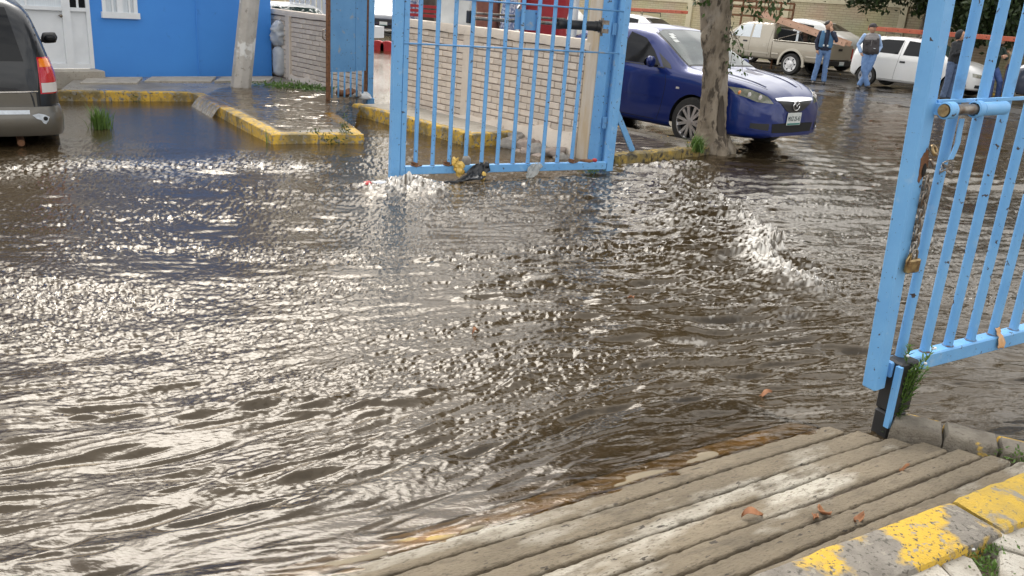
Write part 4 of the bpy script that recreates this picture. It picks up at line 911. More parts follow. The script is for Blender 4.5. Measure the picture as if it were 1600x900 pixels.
cs.patch('lower_intake', [(-.42, 0.310), (0, 0.300), (.42, 0.310)], [(-.44, 0.420), (0, 0.425), (.44, 0.420)], 'F', M['void'], .004, 16, 5)
cs.line([(-.62, 0.290), (0, 0.280), (.62, 0.290)], 'F', .016, M['mazda'], 'lip', .010)
# emblem: oval ring with a winged M
h = cs.hit(0, .64, 'F'); bx0 = h[0].x+.016; em = bpy.data.objects.new('emblem', None); COL.objects.link(em); em.parent = mz
g = G(); g.tube([(bx0, .066*math.cos(t), .638+.056*math.sin(t)) for t in np.linspace(0, 2*PI, 33)], .0072, 8); g.make('emblem_ring', M['chrome'], em, smooth=True)
g = G(); g.tube([(bx0, -.062, .655), (bx0, -.040, .665), (bx0, -.018, .650), (bx0, 0, .627), (bx0, .018, .650), (bx0, .040, .665), (bx0, .062, .655)], .0075, 8); g.make('emblem_wing', M['chrome'], em, smooth=True)
def number_plate(root, x, y, z, w, hgt, top, main, bot, face=1):
    o = bpy.data.objects.new('number_plate', None); COL.objects.link(o); o.parent = root; o.location = (x, y, z); o.rotation_euler = (0, 0, 0 if face == 1 else PI)
    g = G(); g.box((0, 0, 0), (.006, w, hgt)); g.make('plate_sheet', M['plate'], o, bevel=.002)
    Mt = Matrix.Translation((.005, 0, 0)) @ Matrix(((0, 0, 1, 0), (1, 0, 0, 0), (0, 1, 0, 0), (0, 0, 0, 1)))
    if main: text(main, hgt*.46, M['ink'], o, Mt @ Matrix.Translation((0, 0, 0)) @ Matrix.Diagonal((w/(hgt*.46*len(main)*.60), 1.15, 1, 1)))
    g = G(); g.box((.0045, 0, -hgt*.40), (.002, w*.92, hgt*.13)); g.make('plate_band', M['ink_green'], o)
    if top: text(top, hgt*.13, M['ink'], o, Mt @ Matrix.Translation((0, hgt*.37, 0)))
    return o
h = cs.hit(0, .475, 'F'); number_plate(mz, h[0].x+.012, 0, .475, .30, .155, '', 'MXZ-25-43', '')
g = G(); g.tube([(1.03, -.55, .99), (1.0, -.1, 1.02), (.98, .35, 1.035)], .012, 6); g.tube([(1.04, -.1, .985), (1.02, .25, 1.0), (1.0, .6, .985)], .012, 6); g.make('wipers', M['black'], mz, smooth=True, kind='stuff')
for k, (y, x) in enumerate(((-.44, .46), (-.46, .54), (-.40, .40))):
    cs.patch('windscreen_sticker', [(x, y-.045), (x, y+.045)], [(x+.06, y-.045), (x+.06, y+.045)], 'T', M['plate'], .007, 4, 4, skirt=.002)
# ------------------------------------------------------------------ beige pickup
pk_ = thing('pickup_truck', 'beige extended cab pickup truck with a long ladder in its bed', 'truck', (8.07, 29.63, .0), R(131.7))
st = [(-.62, .40, .80, 1.02, 1.03, .70), (-.60, .40, .80, 1.02, 1.50, .60), (-.4, .40, .81, 1.02, 1.575, .60), (.3, .40, .81, 1.01, 1.59, .60), (.75, .40, .81, 1.0, 1.53, .62), (1.05, .40, .81, .98, 1.27, .67), (1.35, .41, .81, .96, 1.03, .72), (1.7, .41, .80, .92, 1.00, .70), (2.2, .42, .78, .84, .95, .66), (2.35, .42, .72, .78, .88, .55), (2.42, .46, .60, .66, .76, .45)]
ct = Car(pk_, st, [(1.62, .34)], .42, M['beige'], roofpow=.35)
# bed: two sides with wheel arch, floor, tailgate
def bedside(sg):
    n = 46; xs_ = np.linspace(-2.58, -.635, n); zz = np.linspace(.44, 1.02, 14); V = []; F = []
    for x in xs_:
        for z in zz: V.append([x, .80-.03*((z-.75)/.3)**2, z])
    V = np.array(V); m = 14
    for i in range(n-1):
        for j in range(m-1):
            c = V[[i*m+j, i*m+j+1, (i+1)*m+j, (i+1)*m+j+1]].mean(0)
            if math.hypot(c[0]+1.42, c[2]-.34) > .42: F.append((i*m+j, i*m+j+1, (i+1)*m+j+1, (i+1)*m+j))
    for k in range(len(V)):
        d = math.hypot(V[k, 0]+1.42, V[k, 2]-.34)
        if abs(d-.42) < .035: V[k, 0] = -1.42+(V[k, 0]+1.42)*.42/d; V[k, 2] = .34+(V[k, 2]-.34)*.42/d
    V[:, 1] *= sg; g = G(); g.add(V, F); me = g.mesh('bed_side', True); bm = bmesh.new(); bm.from_mesh(me); bmesh.ops.delete(bm, geom=[v for v in bm.verts if not v.link_faces], context='VERTS'); bm.to_mesh(me); bm.free()
    o = link('bed_side', me, M['beige'], pk_); k = o.modifiers.new('s', 'SOLIDIFY'); k.thickness = .05; k.offset = -1 if sg > 0 else 1
    g = G(); g.b2((-2.58, sg*.72, 1.018), (-.64, sg*.81, 1.045)); g.make('bed_rail', M['beige'], pk_, bevel=.008)
    g = G(); rs = []
    for a in np.linspace(R(-8), R(188), 22):
        c, s_ = math.cos(a), math.sin(a); rs.append([(-1.42+.415*c, sg*.79, .34+.415*s_), (-1.42+.415*c, sg*.835, .34+.415*s_), (-1.42+.485*c, sg*.825, .34+.485*s_), (-1.42+.49*c, sg*.79, .34+.49*s_)])
    g.rings(rs); g.make('wheel_arch_flare', M['beige2'], pk_, smooth=True, ang=40)
    g = G(); g.b2((-2.56, sg*.79, .585), (-1.92, sg*.815, .63)); g.make('side_moulding', M['beige2'], pk_, bevel=.006); g = G(); g.b2((-.92, sg*.79, .585), (-.66, sg*.815, .63)); g.make('side_moulding', M['beige2'], pk_, bevel=.006)
bedside(1); bedside(-1)
g = G(); g.b2((-2.56, -.72, .56), (-.62, .72, .60)); g.b2((-.66, -.74, .6), (-.625, .74, 1.0)); g.make('bed_floor', M['void'], pk_)
g = G(); g.b2((-2.62, -.75, .58), (-2.565, .75, 1.03)); tgt = g.make('tailgate', M['beige'], pk_, bevel=.01)
g = G(); g.b2((-2.635, -.11, .86), (-2.622, .11, .93)); g.make('tailgate_handle', M['black'], tgt)
for sg in (1, -1):
    g = G(); g.b2((-2.628, sg*.756, .62), (-2.57, sg*.812, .95)); g.make('tail_lamp', M['redlamp'], pk_)
g = G(); g.b2((-2.74, -.80, .40), (-2.60, .80, .555)); g.make('bumper', M['black'], pk_, bevel=.02)
number_plate(pk_, -2.748, 0, .48, .30, .13, '', '', '', -1)
for x in (1.62, -1.42):
    well(pk_, x, .34, .42, .80)
    for sg, sd_ in ((1, 'L'), (-1, 'R')): wheel(pk_, x, sg*.72, .335, .335, .22, 'steel', sd_)
for sd_ in 'LR':
    ct.patch('side_window', [(1.02, 1.06), (.5, 1.06), (.28, 1.06)], [(.80, 1.36), (.5, 1.47), (.28, 1.48)], sd_, M['curtain']); ct.patch('side_window', [(.20, 1.06), (-.12, 1.06)], [(.20, 1.48), (-.05, 1.48)], sd_, M['curtain'])
    ct.line([(1.22, 1.0), (1.22, .6), (1.15, .45)], sd_); ct.line([(.24, 1.04), (.24, .6), (.24, .42)], sd_); ct.line([(-.52, 1.4), (-.5, 1.0), (-.5, .42)], sd_)
    ct.patch('door_handle', [(.50, .90), (.34, .90)], [(.50, .95), (.34, .95)], sd_, M['black'], .015, 6, 4)
    ct.line([(1.2, .60), (.3, .60), (-.55, .60)], sd_, .05, M['beige2'], 'side_moulding', .012)
    mirror(pk_, 1.0, .83 if sd_ == 'L' else -.83, 1.13, M['beige'], 1 if sd_ == 'L' else -1, .19)
ct.patch('windscreen', [(.84, -.58), (.84, .58)], [(1.30, -.68), (1.30, .68)], 'T', M['screen'], n=14, m=8); ct.patch('rear_window', [(-.5, 1.06), (.5, 1.06)], [(-.46, 1.44), (.46, 1.44)], 'B', M['dark_glass'], n=12, m=6)
ct.patch('fuel_cap', [(-.4, .80), (-.3, .80)], [(-.4, .9), (-.3, .9)], 'L', M['beige2'], .003, 5, 5)
# black bed cover frame behind the cab (dark glazed headache rack)
g = G(); rs = [[(-.75, y, 1.05), (-.75, y, 1.42), (-1.45, y, 1.36), (-1.72, y, 1.05)] for y in (-.74, .74)]
g.add(rs[0]+rs[1], [(0, 1, 2, 3), (4, 7, 6, 5), (0, 4, 5, 1), (1, 5, 6, 2), (2, 6, 7, 3), (3, 7, 4, 0)]); cap = g.make('bed_canopy', M['dark_glass'], pk_, bevel=.02)
g = G(); g.b2((-1.52, .745, 1.06), (-1.44, .757, 1.36)); g.make('canopy_strip', M['curtain'], cap); g = G(); g.tube([(-.8, .75, 1.08), (-1.62, .75, 1.33)], .012, 6); g.make('canopy_rod', M['steel'], cap)
# ladders
M['ladder_pink'] = mat('weathered_ladder', (.50, .30, .20), (.60, .38, .27), 8, .6); M['ladder_red'] = mat('orange_red_ladder', (.42, .09, .045), (.50, .13, .07), 5, .5); M['ladder_yellow'] = mat('yellow_ladder', (.55, .42, .10), rough=.5)
def ladder(name, a, b, side, mt, label, rungs=10, wd=.40, dep=.085, group=None):
    a, b = Vector(a), Vector(b); d = (b-a); L = d.length; d.normalize(); sx_ = Vector(side); sx_ = (sx_-d*sx_.dot(d)).normalized(); up = sx_.cross(d)
    o = thing(name, label, 'ladder', a, group=group); Mx = Matrix((d, sx_, up)).transposed()
    for sg in (1, -1):
        g = G(); g.box(d*L/2+sx_*sg*wd/2, (L, .03, dep), M=Mx); g.make('side_rail', mt, o, bevel=.004)
        for k in range(rungs):
            c = d*(L*(k+.6)/rungs)+sx_*(sg*(wd/2+.016)); g = G(); g.cyl(c, c+sx_*sg*.006, .014, n=8); g.make('rung_end', M['black'], o)
    for k in range(rungs):
        c = d*(L*(k+.6)/rungs); g = G(); g.cyl(c-sx_*wd/2, c+sx_*wd/2, .016, n=8); g.make('rung', mt, o, smooth=True)
    return o
def loc2w(o, p): return Vector(o.location)+Euler(o.rotation_euler).to_matrix() @ Vector(p)
la = loc2w(pk_, (.35, .45, 1.86)); lb = loc2w(pk_, (-2.95, .2, 1.10))
ladder('ladder', la, lb, Euler(pk_.rotation_euler).to_matrix() @ Vector((0, 1, 0)), M['ladder_pink'], 'weathered pinkish ladder sloping from cab roof to tailgate of the beige pickup', 11, .40, .16)
# ------------------------------------------------------------------ white hatchback
wc = thing('hatchback', 'white three door hatchback with a red ladder on its roof', 'car', (11.21, 24.88, .02), R(-46))
st = [(-1.84, .42, .55, .66, .80, .46), (-1.80, .34, .66, .85, 1.0, .52), (-1.70, .28, .755, .90, 1.20, .52), (-1.5, .23, .79, .91, 1.36, .53), (-1.1, .2, .805, .91, 1.43, .54), (-.4, .19, .81, .905, 1.445, .54), (.1, .19, .81, .895, 1.42, .55), (.4, .19, .81, .885, 1.32, .58), (.75, .19, .81, .87, 1.10, .65), (1.0, .2, .80, .85, .945, .69), (1.3, .2, .795, .81, .90, .68), (1.6, .2, .76, .73, .83, .60), (1.76, .2, .68, .64, .74, .50), (1.84, .22, .52, .52, .62, .36)]
ch_ = Car(wc, st, [(1.22, .28), (-1.22, .28)], .33, M['whitecar'])
for x in (1.22, -1.22):
    well(wc, x, .28, .33, .80)
    for sg, sd_ in ((1, 'L'), (-1, 'R')): wheel(wc, x, sg*.715, .285, .285, .18, 'steel', sd_)
ch_.patch('windscreen', [(.17, -.5), (.17, .5)], [(.92, -.64), (.92, .64)], 'T', M['screen'], n=14, m=8); ch_.patch('rear_window', [(-.48, .97), (.48, .97)], [(-.44, 1.30), (.44, 1.30)], 'B', M['dark_glass'], n=12, m=6)
for sd_ in 'RL':
    ch_.patch('side_window', [(.62, .95), (.1, .95), (-.28, .95)], [(.33, 1.20), (.1, 1.32), (-.24, 1.345)], sd_, M['dark_glass'], .003); ch_.patch('quarter_window', [(-.42, .96), (-1.0, .97), (-1.42, 1.0)], [(-.38, 1.345), (-.9, 1.335), (-1.25, 1.24)], sd_, M['dark_glass'], .003)
    ch_.line([(.76, .88), (.78, .6), (.70, .26)], sd_); ch_.line([(-.36, 1.36), (-.36, .9), (-.40, .5), (-.42, .26)], sd_); ch_.line([(.7, .26), (-.85, .26)], sd_)
    ch_.patch('door_handle', [(-.16, .74), (-.31, .74)], [(-.16, .79), (-.31, .79)], sd_, M['black'], .010, 6, 4)
    mirror(wc, .60, .82 if sd_ == 'L' else -.82, .95, M['black'], 1 if sd_ == 'L' else -1, .15)
for sg in (1, -1):
    ch_.patch('headlamp', [(sg*.72, .56), (sg*.42, .52)], [(sg*.72, .66), (sg*.46, .62)], 'F', M['lamp'], .005, 10, 6); ch_.patch('tail_lamp', [(sg*.66, .62), (sg*.50, .62)], [(sg*.66, .85), (sg*.52, .85)], 'B', M['redlamp'], .005, 6, 6); ch_.patch('fog_recess', [(sg*.66, .28), (sg*.42, .27)], [(sg*.66, .36), (sg*.42, .36)], 'F', M['black'], .004, 6, 4)
ch_.patch('grille', [(-.3, .50), (.3, .50)], [(-.34, .56), (.34, .56)], 'F', M['black'], .005, 10, 4); ch_.patch('lower_intake', [(-.36, .25), (.36, .25)], [(-.36, .37), (.36, .37)], 'F', M['void'], .004, 10, 4)
la = loc2w(wc, (-1.55, -.28, 1.60)); lb = loc2w(wc, (2.5, -.28, 1.60))
ladder('ladder', la, lb, Euler(wc.rotation_euler).to_matrix() @ Vector((0, 1, 0)), M['ladder_red'], 'long orange red ladder on the roof of the white hatchback', 12, .42, .12)
for x in (-1.0, .0):
    g = G(); g.tube([(x, -.52, 1.42), (x, -.50, 1.50), (x, .50, 1.50), (x, .52, 1.42)], .014, 8); g.make('roof_bar', M['steel'], wc, smooth=True)
    for sg in (-.28, ): g = G(); g.tube([(x, sg-.2, 1.5), (x, sg-.2, 1.54), (x, sg+.2, 1.54), (x, sg+.2, 1.5)], .012, 8); g.make('ladder_clamp', M['steel'], wc, smooth=True)
# ------------------------------------------------------------------ minivan at the left edge
vn = thing('minivan', 'dark minivan with taupe lower body and a dented rear bumper', 'car', (-6.22, 9.18, -.22), R(122.8)); vn.scale = (.88,)*3
VX1 = 2.25
st = [(-2.30, .40, .72, .80, .92, .60), (-2.27, .36, .82, 1.0, 1.10, .66), (-2.22, .33, .90, 1.05, 1.30, .66), (-2.12, .30, .955, 1.08, 1.58, .66), (-1.98, .28, .965, 1.09, 1.73, .66), (-1.7, .27, .97, 1.09, 1.77, .66), (-.2, .25, .97, 1.07, 1.78, .66), (.3, .25, .97, 1.06, 1.75, .66), (.75, .25, .965, 1.05, 1.52, .70), (1.15, .26, .955, 1.03, 1.20, .76), (1.5, .26, .94, .99, 1.06, .76), (1.9, .27, .88, .88, .97, .68), (2.1, .28, .78, .76, .86, .58), (VX1, .3, .6, .62, .72, .4)]
cv = Car(vn, st, [(1.35, .34), (-1.38, .34)], .40, M['vanpaint'], roofpow=.42)
for x in (1.35, -1.38):
    well(vn, x, .34, .40, .96)
    for sg, sd_ in ((1, 'L'), (-1, 'R')): wheel(vn, x, sg*.85, .335, .335, .21, 'alloy', sd_)
cv.patch('rear_window', [(-.66, 1.12), (0, 1.11), (.66, 1.12)], [(-.55, 1.64), (0, 1.66), (.55, 1.64)], 'B', M['dark_glass'], .006, 18, 10)
cv.patch('tailgate_panel', [(-.74, .62), (0, .60), (.74, .62)], [(-.74, .80), (0, .79), (.74, .80)], 'B', M['vantrim'], .006, 18, 6)
cv.line([(-.76, .815), (0, .80), (.76, .815)], 'B', .012, M['chrome'], 'chrome_strip', .010)
cv.line([(-.79, 1.60), (-.80, 1.2), (-.77, .8), (-.70, .60), (0, .57), (.70, .60), (.77, .8), (.80, 1.2), (.79, 1.60)], 'B', .014)
for sg in (1, -1):
    A_ = [(sg*.955, 0), (sg*.79, 0)]
    for nm, z0, z1, mt in (('indicator_lamp', 1.06, 1.145, 'amber'), ('brake_lamp', .90, 1.058, 'redlamp'), ('reversing_lamp', .80, .898, 'clearlamp')):
        cv.patch(nm, [(sg*.945, z0), (sg*.80, z0)], [(sg*.945, z1), (sg*.80, z1)], 'B', M[mt], .010, 8, 6)
    cv.patch('lamp_surround', [(sg*.955, .785), (sg*.785, .785)], [(sg*.955, 1.16), (sg*.785, 1.16)], 'B', M['redlamp'], .004, 8, 10)
    cv.patch('side_window', [(.55, 1.11), (-.2, 1.12)], [(.25, 1.50), (-.2, 1.60)], 'R' if sg < 0 else 'L', M['dark_glass'], .003); cv.patch('side_window', [(-.3, 1.12), (-1.1, 1.13)], [(-.3, 1.60), (-1.1, 1.60)], 'R' if sg < 0 else 'L', M['dark_glass'], .003); cv.patch('side_window', [(-1.2, 1.13), (-2.0, 1.16)], [(-1.2, 1.60), (-1.92, 1.56)], 'R' if sg < 0 else 'L', M['dark_glass'], .003)
    cv.patch('lower_panel', [(.9, .30), (-.9, .30)], [(.9, .62), (-.9, .62)], 'R' if sg < 0 else 'L', M['vantrim'], .004)
    mirror(vn, .62, sg*1.0, 1.16, M['black'], sg, .20)
    cv.patch('door_handle', [(-.35, .93), (-.53, .93)], [(-.35, .97), (-.53, .97)], 'R' if sg < 0 else 'L', M['chrome'], .02, 6, 4)
cv.patch('windscreen', [(.36, -.58), (.36, .58)], [(1.08, -.72), (1.08, .72)], 'T', M['screen'], n=14, m=8)
# bumper wraps round the rear corners
rs = []
for k in range(25):
    a = R(-90)+R(180)*k/24; y = .965*abs(math.sin(a))**.45*math.copysign(1, math.sin(a)); x = -2.06-.34*abs(math.cos(a))**.45; 
    nx, ny = -math.cos(a), math.sin(a)
    rs.append([(x, y, .36), (x+nx*.03, y+ny*.02, .40), (x+nx*.045, y+ny*.025, .52), (x+nx*.035, y+ny*.022, .60), (x+nx*.0, y, .665), (x+.12*math.cos(a), y*.93, .655), (x+.12*math.cos(a), y*.93, .38)])
g = G(); g.rings(rs); me = g.mesh('bumper', True, ang=45); bmo = link('bumper', me, M['vantrim'], vn); bmo['label'] = 'taupe rear bumper scraped and dented at the corner'
M['scrape'] = mat('bare_scrape', (.52, .56, .60), (.35, .37, .40), 18, .35, metal=.3)
g = G(); pts = [(-.68, .585), (-.74, .60), (-.80, .585), (-.84, .56), (-.825, .52), (-.80, .485), (-.775, .50), (-.76, .53), (-.72, .545)]
bvh_b = BVHTree.FromPolygons([v.co.copy() for v in me.vertices], [tuple(p.vertices) for p in me.polygons])
def onb(y, z, off=.004):
    p, nrm, i, d = bvh_b.ray_cast(Vector((-6, y, z)), Vector((1, 0, 0))); return p+Vector((-off, 0, 0))
g.add([onb(*q) for q in pts]+[onb(-.78, .55)], [(k, (k+1) % 9, 9) for k in range(9)]); g.make('scrape', M['scrape'], bmo)
g = G(); c = onb(-.80, .545, .006); g.ell(c, (.006, .024, .022)); g.make('dent_hole', M['void'], bmo, smooth=True)
g = G(); rs = [[onb(y, .595, .005), onb(y, .635, .005)] for y in np.linspace(-.66, .6, 20)]; g.rings(rs, cap=False, closed=False); g.make('bumper_step', M['scrape'], bmo, smooth=True)
g = G(); g.tube([(-2.0, -.55, .30), (-2.32, -.55, .275)], .036, 12); g.make('exhaust_pipe', M['rust'], vn, smooth=True, ang=40)
g = G(); g.tube([(-2.28, -.3, 1.19), (-2.285, .02, 1.165), (-2.285, .35, 1.15)], .011, 6); g.make('rear_wiper', M['black'], vn, smooth=True)
# ------------------------------------------------------------------ other parked cars, mostly hidden
def simple_car(name, label, loc, yaw, paint, scale=1.0, cat='car', tall=0.0, group=None):
    o = thing(name, label, cat, loc, yaw, group); o.scale = (scale,)*3
    s2 = [(a, b, c, d+tall*.4*(1 if abs(a) < 2.1 else .5), e+tall*(1 if -1.9 < a < .5 else .4), f) for (a, b, c, d, e, f) in
          [(-2.2, .42, .6, .62, .82, .45), (-2.05, .3, .78, .88, 1.02, .62), (-1.6, .24, .86, .95, 1.10, .64), (-1.0, .2, .87, .94, 1.38, .58), (-.3, .2, .87, .93, 1.46, .58), (.25, .2, .87, .92, 1.42, .58), (.75, .2, .87, .9, 1.13, .66), (1.1, .2, .86, .87, .98, .7), (1.7, .2, .83, .76, .88, .66), (2.05, .2, .72, .62, .74, .52), (2.2, .24, .5, .5, .6, .35)]]
    c = Car(o, s2, [(1.3, .31), (-1.3, .31)], .35, paint, step=.07)
    for x in (1.3, -1.3):
        for sg, sd_ in ((1, 'L'), (-1, 'R')): wheel(o, x, sg*.77, .31, .31, .2, 'steel', sd_)
    k = tall*.8
    c.patch('windscreen', [(.33, -.52), (.33, .52)], [(1.0, -.66), (1.0, .66)], 'T', M['screen'], n=12, m=8); c.patch('rear_window', [(-1.05, -.5), (-1.05, .5)], [(-1.5, -.58), (-1.5, .58)], 'T', M['dark_glass'], n=10, m=6)
    for sd_ in 'RL':
        c.patch('side_window', [(.6, .98+k*.5), (-.1, .98+k*.5)], [(.3, 1.25+k), (-.1, 1.34+k)], sd_, M['dark_glass'], .003); c.patch('side_window', [(-.2, .98+k*.5), (-.95, .98+k*.5)], [(-.2, 1.34+k), (-.85, 1.28+k)], sd_, M['dark_glass'], .003)
    for sg in (1, -1):
        c.patch('headlamp', [(sg*.72, .56), (sg*.45, .54)], [(sg*.72, .66), (sg*.45, .64)], 'F', M['lamp'], .005, 8, 5); c.patch('tail_lamp', [(sg*.74, .68), (sg*.50, .68)], [(sg*.74, .86), (sg*.50, .86)], 'B', M['redlamp'], .005, 8, 5)
    c.patch('grille', [(-.35, .46), (.35, .46)], [(-.35, .56), (.35, .56)], 'F', M['black'], .005, 8, 4); c.patch('lower_intake', [(-.4, .27), (.4, .27)], [(-.4, .38), (.4, .38)], 'F', M['void'], .004, 8, 4)
    h = c.hit(0, .42, 'F'); number_plate(o, h[0].x+.01, 0, .42, .3, .13, '', '', '')
    return o, c
q = vw(-7.9, 25.6)
q = Vector(wc.location)+Vector((UX[0], UX[1], 0))*4.75-Vector((VX[0], VX[1], 0))*.0
simple_car('parked_car', 'dark blue car parked in front of the white hatchback', (q.x, q.y, .02), R(-46), M['darkcar'])
q = Vector(pk_.location)-Vector((UX[0], UX[1], 0))*6.3+Vector((VX[0], VX[1], 0))*.2
wv, _ = simple_car('parked_car', 'white car with ladders on its roof seen over the blue sedan', (q.x, q.y, .02), R(132), M['whitecar'], 1.0, tall=.0)
la = loc2w(wv, (-2.7, .3, 1.66)); lb = loc2w(wv, (.9, .3, 1.60)); sdv = Euler(wv.rotation_euler).to_matrix() @ Vector((0, 1, 0))
ladder('ladder', la, lb, sdv, M['ladder_red'], 'rusty red ladder on the white car behind the blue sedan', 9, .38, .11)
for x in (-.9, .1):
    g = G(); g.tube([(x, -.55, 1.42), (x, -.52, 1.56), (x, .52, 1.56), (x, .55, 1.42)], .016, 8); g.make('roof_bar', M['black'], wv, smooth=True)
q = Vector(wv.location)-Vector((UX[0], UX[1], 0))*5.4
wv2, _ = simple_car('parked_van', 'tall white van with a yellow ladder on its roof', (q.x, q.y, .02), R(132), M['whitecar'], 1.05, 'van', tall=.35)
la = loc2w(wv2, (-2.9, .3, 2.16)); lb = loc2w(wv2, (.8, .3, 2.16)); ladder('ladder', la, lb, sdv, M['ladder_yellow'], 'yellow ladder on the roof of the tall white van', 9, .38, .12)
for x in (-.9, .2):
    g = G(); g.tube([(x, -.55, 1.74), (x, -.52, 1.95), (x, .52, 1.95), (x, .55, 1.74)], .016, 8); g.make('roof_bar', M['black'], wv2, smooth=True)
q = Vector(pk_.location)+Vector((VX[0], VX[1], 0))*2.4-Vector((UX[0], UX[1], 0))*.3
wv3, _ = simple_car('parked_car', 'white car standing behind the beige pickup', (q.x, q.y, .10), R(132), M['whitecar'], 1.05, tall=.14)
# brown steel rack behind the sedan
rk = thing('steel_rack', 'brown welded steel rack standing behind the trunk of the tree', 'rack', D(1150, 60, 30.6)*np.array([1, 1, 0])+np.array([0, 0, .1]), R(-47))
for x in (-1.1, .35, 1.8):
    for y in (-.4, .4): g = G(); g.box((x, y, 1.05), (.05, .05, 2.1)); g.make('upright', M['rust'], rk)
for z in (1.62, 1.9, 2.1):
    for y in (-.4, .4): g = G(); g.box((.35, y, z), (2.9, .05, .06)); g.make('crossbar', M['rust'], rk)
for x in (-.4, 1.1): g = G(); g.tube([(x, -.44, 1.6), (x+.4, -.44, 2.1)], .02, 8); g.make('brace', M['rust'], rk)
# ================================================================== far wall, trees, street clutter
def brickmat():
    m = bpy.data.materials.new('cream_brick'); m.use_nodes = True; n, l = m.node_tree.nodes, m.node_tree.links; b = n['Principled BSDF']; b.inputs['Roughness'].default_value = .9
    t = n.new('ShaderNodeTexCoord'); s = n.new('ShaderNodeSeparateXYZ'); c = n.new('ShaderNodeCombineXYZ'); l.new(t.outputs['Object'], s.inputs[0]); l.new(s.outputs['X'], c.inputs['X']); l.new(s.outputs['Z'], c.inputs['Y'])
    k = n.new('ShaderNodeTexBrick'); k.inputs['Scale'].default_value = 1; k.inputs['Brick Width'].default_value = .30; k.inputs['Row Height'].default_value = .085; k.inputs['Mortar Size'].default_value = .010
    k.inputs['Color1'].default_value = (.50, .43, .28, 1); k.inputs['Color2'].default_value = (.56, .49, .33, 1); k.inputs['Mortar'].default_value = (.38, .32, .21, 1); l.new(c.outputs[0], k.inputs['Vector'])
    nz = n.new('ShaderNodeTexNoise'); nz.inputs['Scale'].default_value = .8; nz.inputs['Detail'].default_value = 6; l.new(t.outputs['Object'], nz.inputs['Vector'])
    h = n.new('ShaderNodeMix'); h.data_type = 'RGBA'; h.blend_type = 'MULTIPLY'; h.inputs['Factor'].default_value = .35; l.new(k.outputs['Color'], h.inputs['A']); l.new(nz.outputs['Color'], h.inputs['B']); l.new(h.outputs['Result'], b.inputs['Base Color'])
    bp = n.new('ShaderNodeBump'); bp.inputs['Strength'].default_value = .5; bp.inputs['Distance'].default_value = .01; bp.invert = True; l.new(k.outputs['Fac'], bp.inputs['Height']); l.new(bp.outputs[0], b.inputs['Normal']); return m
M['creambrick'] = brickmat(); M['creambeam'] = mat('cream_beam', (.50, .45, .31), (.57, .52, .37), 3, .85, bump=.2)
FV = 30.6; fo_ = vw(0, FV)
fw = thing('boundary_wall', 'long cream brick wall with concrete posts behind the parked vehicles', 'wall', (fo_[0], fo_[1], 0), math.atan2(UX[1], UX[0]))
def fwq(x, y): return onplane(x, y, fo_, UX)
zbm = fwq(1280, 2)[1]; zb2 = fwq(1040, 2)[1]
xp0 = [fwq(a, 10)[0] for a in (1012, 1075, 1145, 1230)]
a0 = -84.0; k = 0; posts_x = []
x = fwq(1230, 10)[0]
pitch = 4.6
xs_ = [x+pitch*i for i in range(-14, 8)]
for i in range(len(xs_)-1):
    zt = np.interp(xs_[i], [fwq(1040, 2)[0], fwq(1280, 2)[0]], [zb2, zbm])+.0
    g = G(); g.b2((xs_[i]+.13, 0, -.3), (xs_[i+1]-.13, .2, 5.0)); g.make('brick_panel', M['creambrick'], fw)
    g = G(); g.b2((xs_[i]+.13, -.05, zt), (xs_[i+1]-.13, .1, zt+.22)); g.make('tie_beam', M['creambeam'], fw)
for q in xs_:
    g = G(); g.b2((q-.13, -.06, -.3), (q+.13, .24, 5.1)); g.make('post', M['creambeam'], fw)
M['graffiti'] = mat('graffiti_paint', (.25, .20, .36), rough=.7)
for i, pxs in enumerate(([(1252, 42), (1258, 33), (1262, 45), (1267, 34), (1270, 46)], [(1274, 36), (1281, 33), (1279, 44), (1287, 40)], [(1266, 50), (1276, 48), (1290, 52)])):
    g = G(); g.tube([(fwq(*p)[0], -.004, fwq(*p)[1]) for p in pxs], .022, 6, flat=.25); g.make('graffiti_stroke', M['graffiti'], fw)
# ---- leaves
def leaves(name, C, size, mt, parent, seed=0, asp=.5, droop=.3, **k):
    """one small folded leaf (two faces) per centre"""
    r = np.random.default_rng(seed); C = np.asarray(C, float); n = len(C)
    d = r.normal(size=(n, 3)); d[:, 2] -= droop*1.5; d /= np.linalg.norm(d, axis=1)[:, None]
    q = r.normal(size=(n, 3)); s = np.cross(d, q); s /= np.linalg.norm(s, axis=1)[:, None]; up = np.cross(s, d)
    L = size*r.uniform(.7, 1.3, n)[:, None]; W = L*asp
    p0 = C-d*L/2; p1 = C+d*L/2; a = C+s*W/2+up*W*.18-d*L*.08; b = C-s*W/2+up*W*.18-d*L*.08
    V = np.stack([p0, a, p1, b], 1).reshape(-1, 3); i = np.arange(n)*4; F = np.concatenate([np.stack([i, i+1, i+2], 1), np.stack([i, i+2, i+3], 1)])
    return link(name, npmesh(name, V, F), mt, parent, **k)
def clumps(blobs, per, seed):
    """leaf centres gathered into twig-sized clumps near the surface of each blob (cx,cy,cz,rx,ry,rz)"""
    r = np.random.default_rng(seed); out = []
    for (cx, cy, cz, rx, ry, rz, nc) in blobs:
        d = r.normal(size=(nc, 3)); d /= np.linalg.norm(d, axis=1)[:, None]; rad = r.uniform(.35, 1.08, nc)**.6
        c = np.array([cx, cy, cz])+d*rad[:, None]*np.array([rx, ry, rz])
        for q in c: out.append(q+r.normal(size=(per, 3))*np.array([.17, .17, .13])*r.uniform(.6, 1.3))
    return np.concatenate(out)
def limb(g, pts, r0, r1, n=10):
    p = crom(pts, 4); g.tube([tuple(q) for q in p], list(np.linspace(r0, r1, len(p))), n)
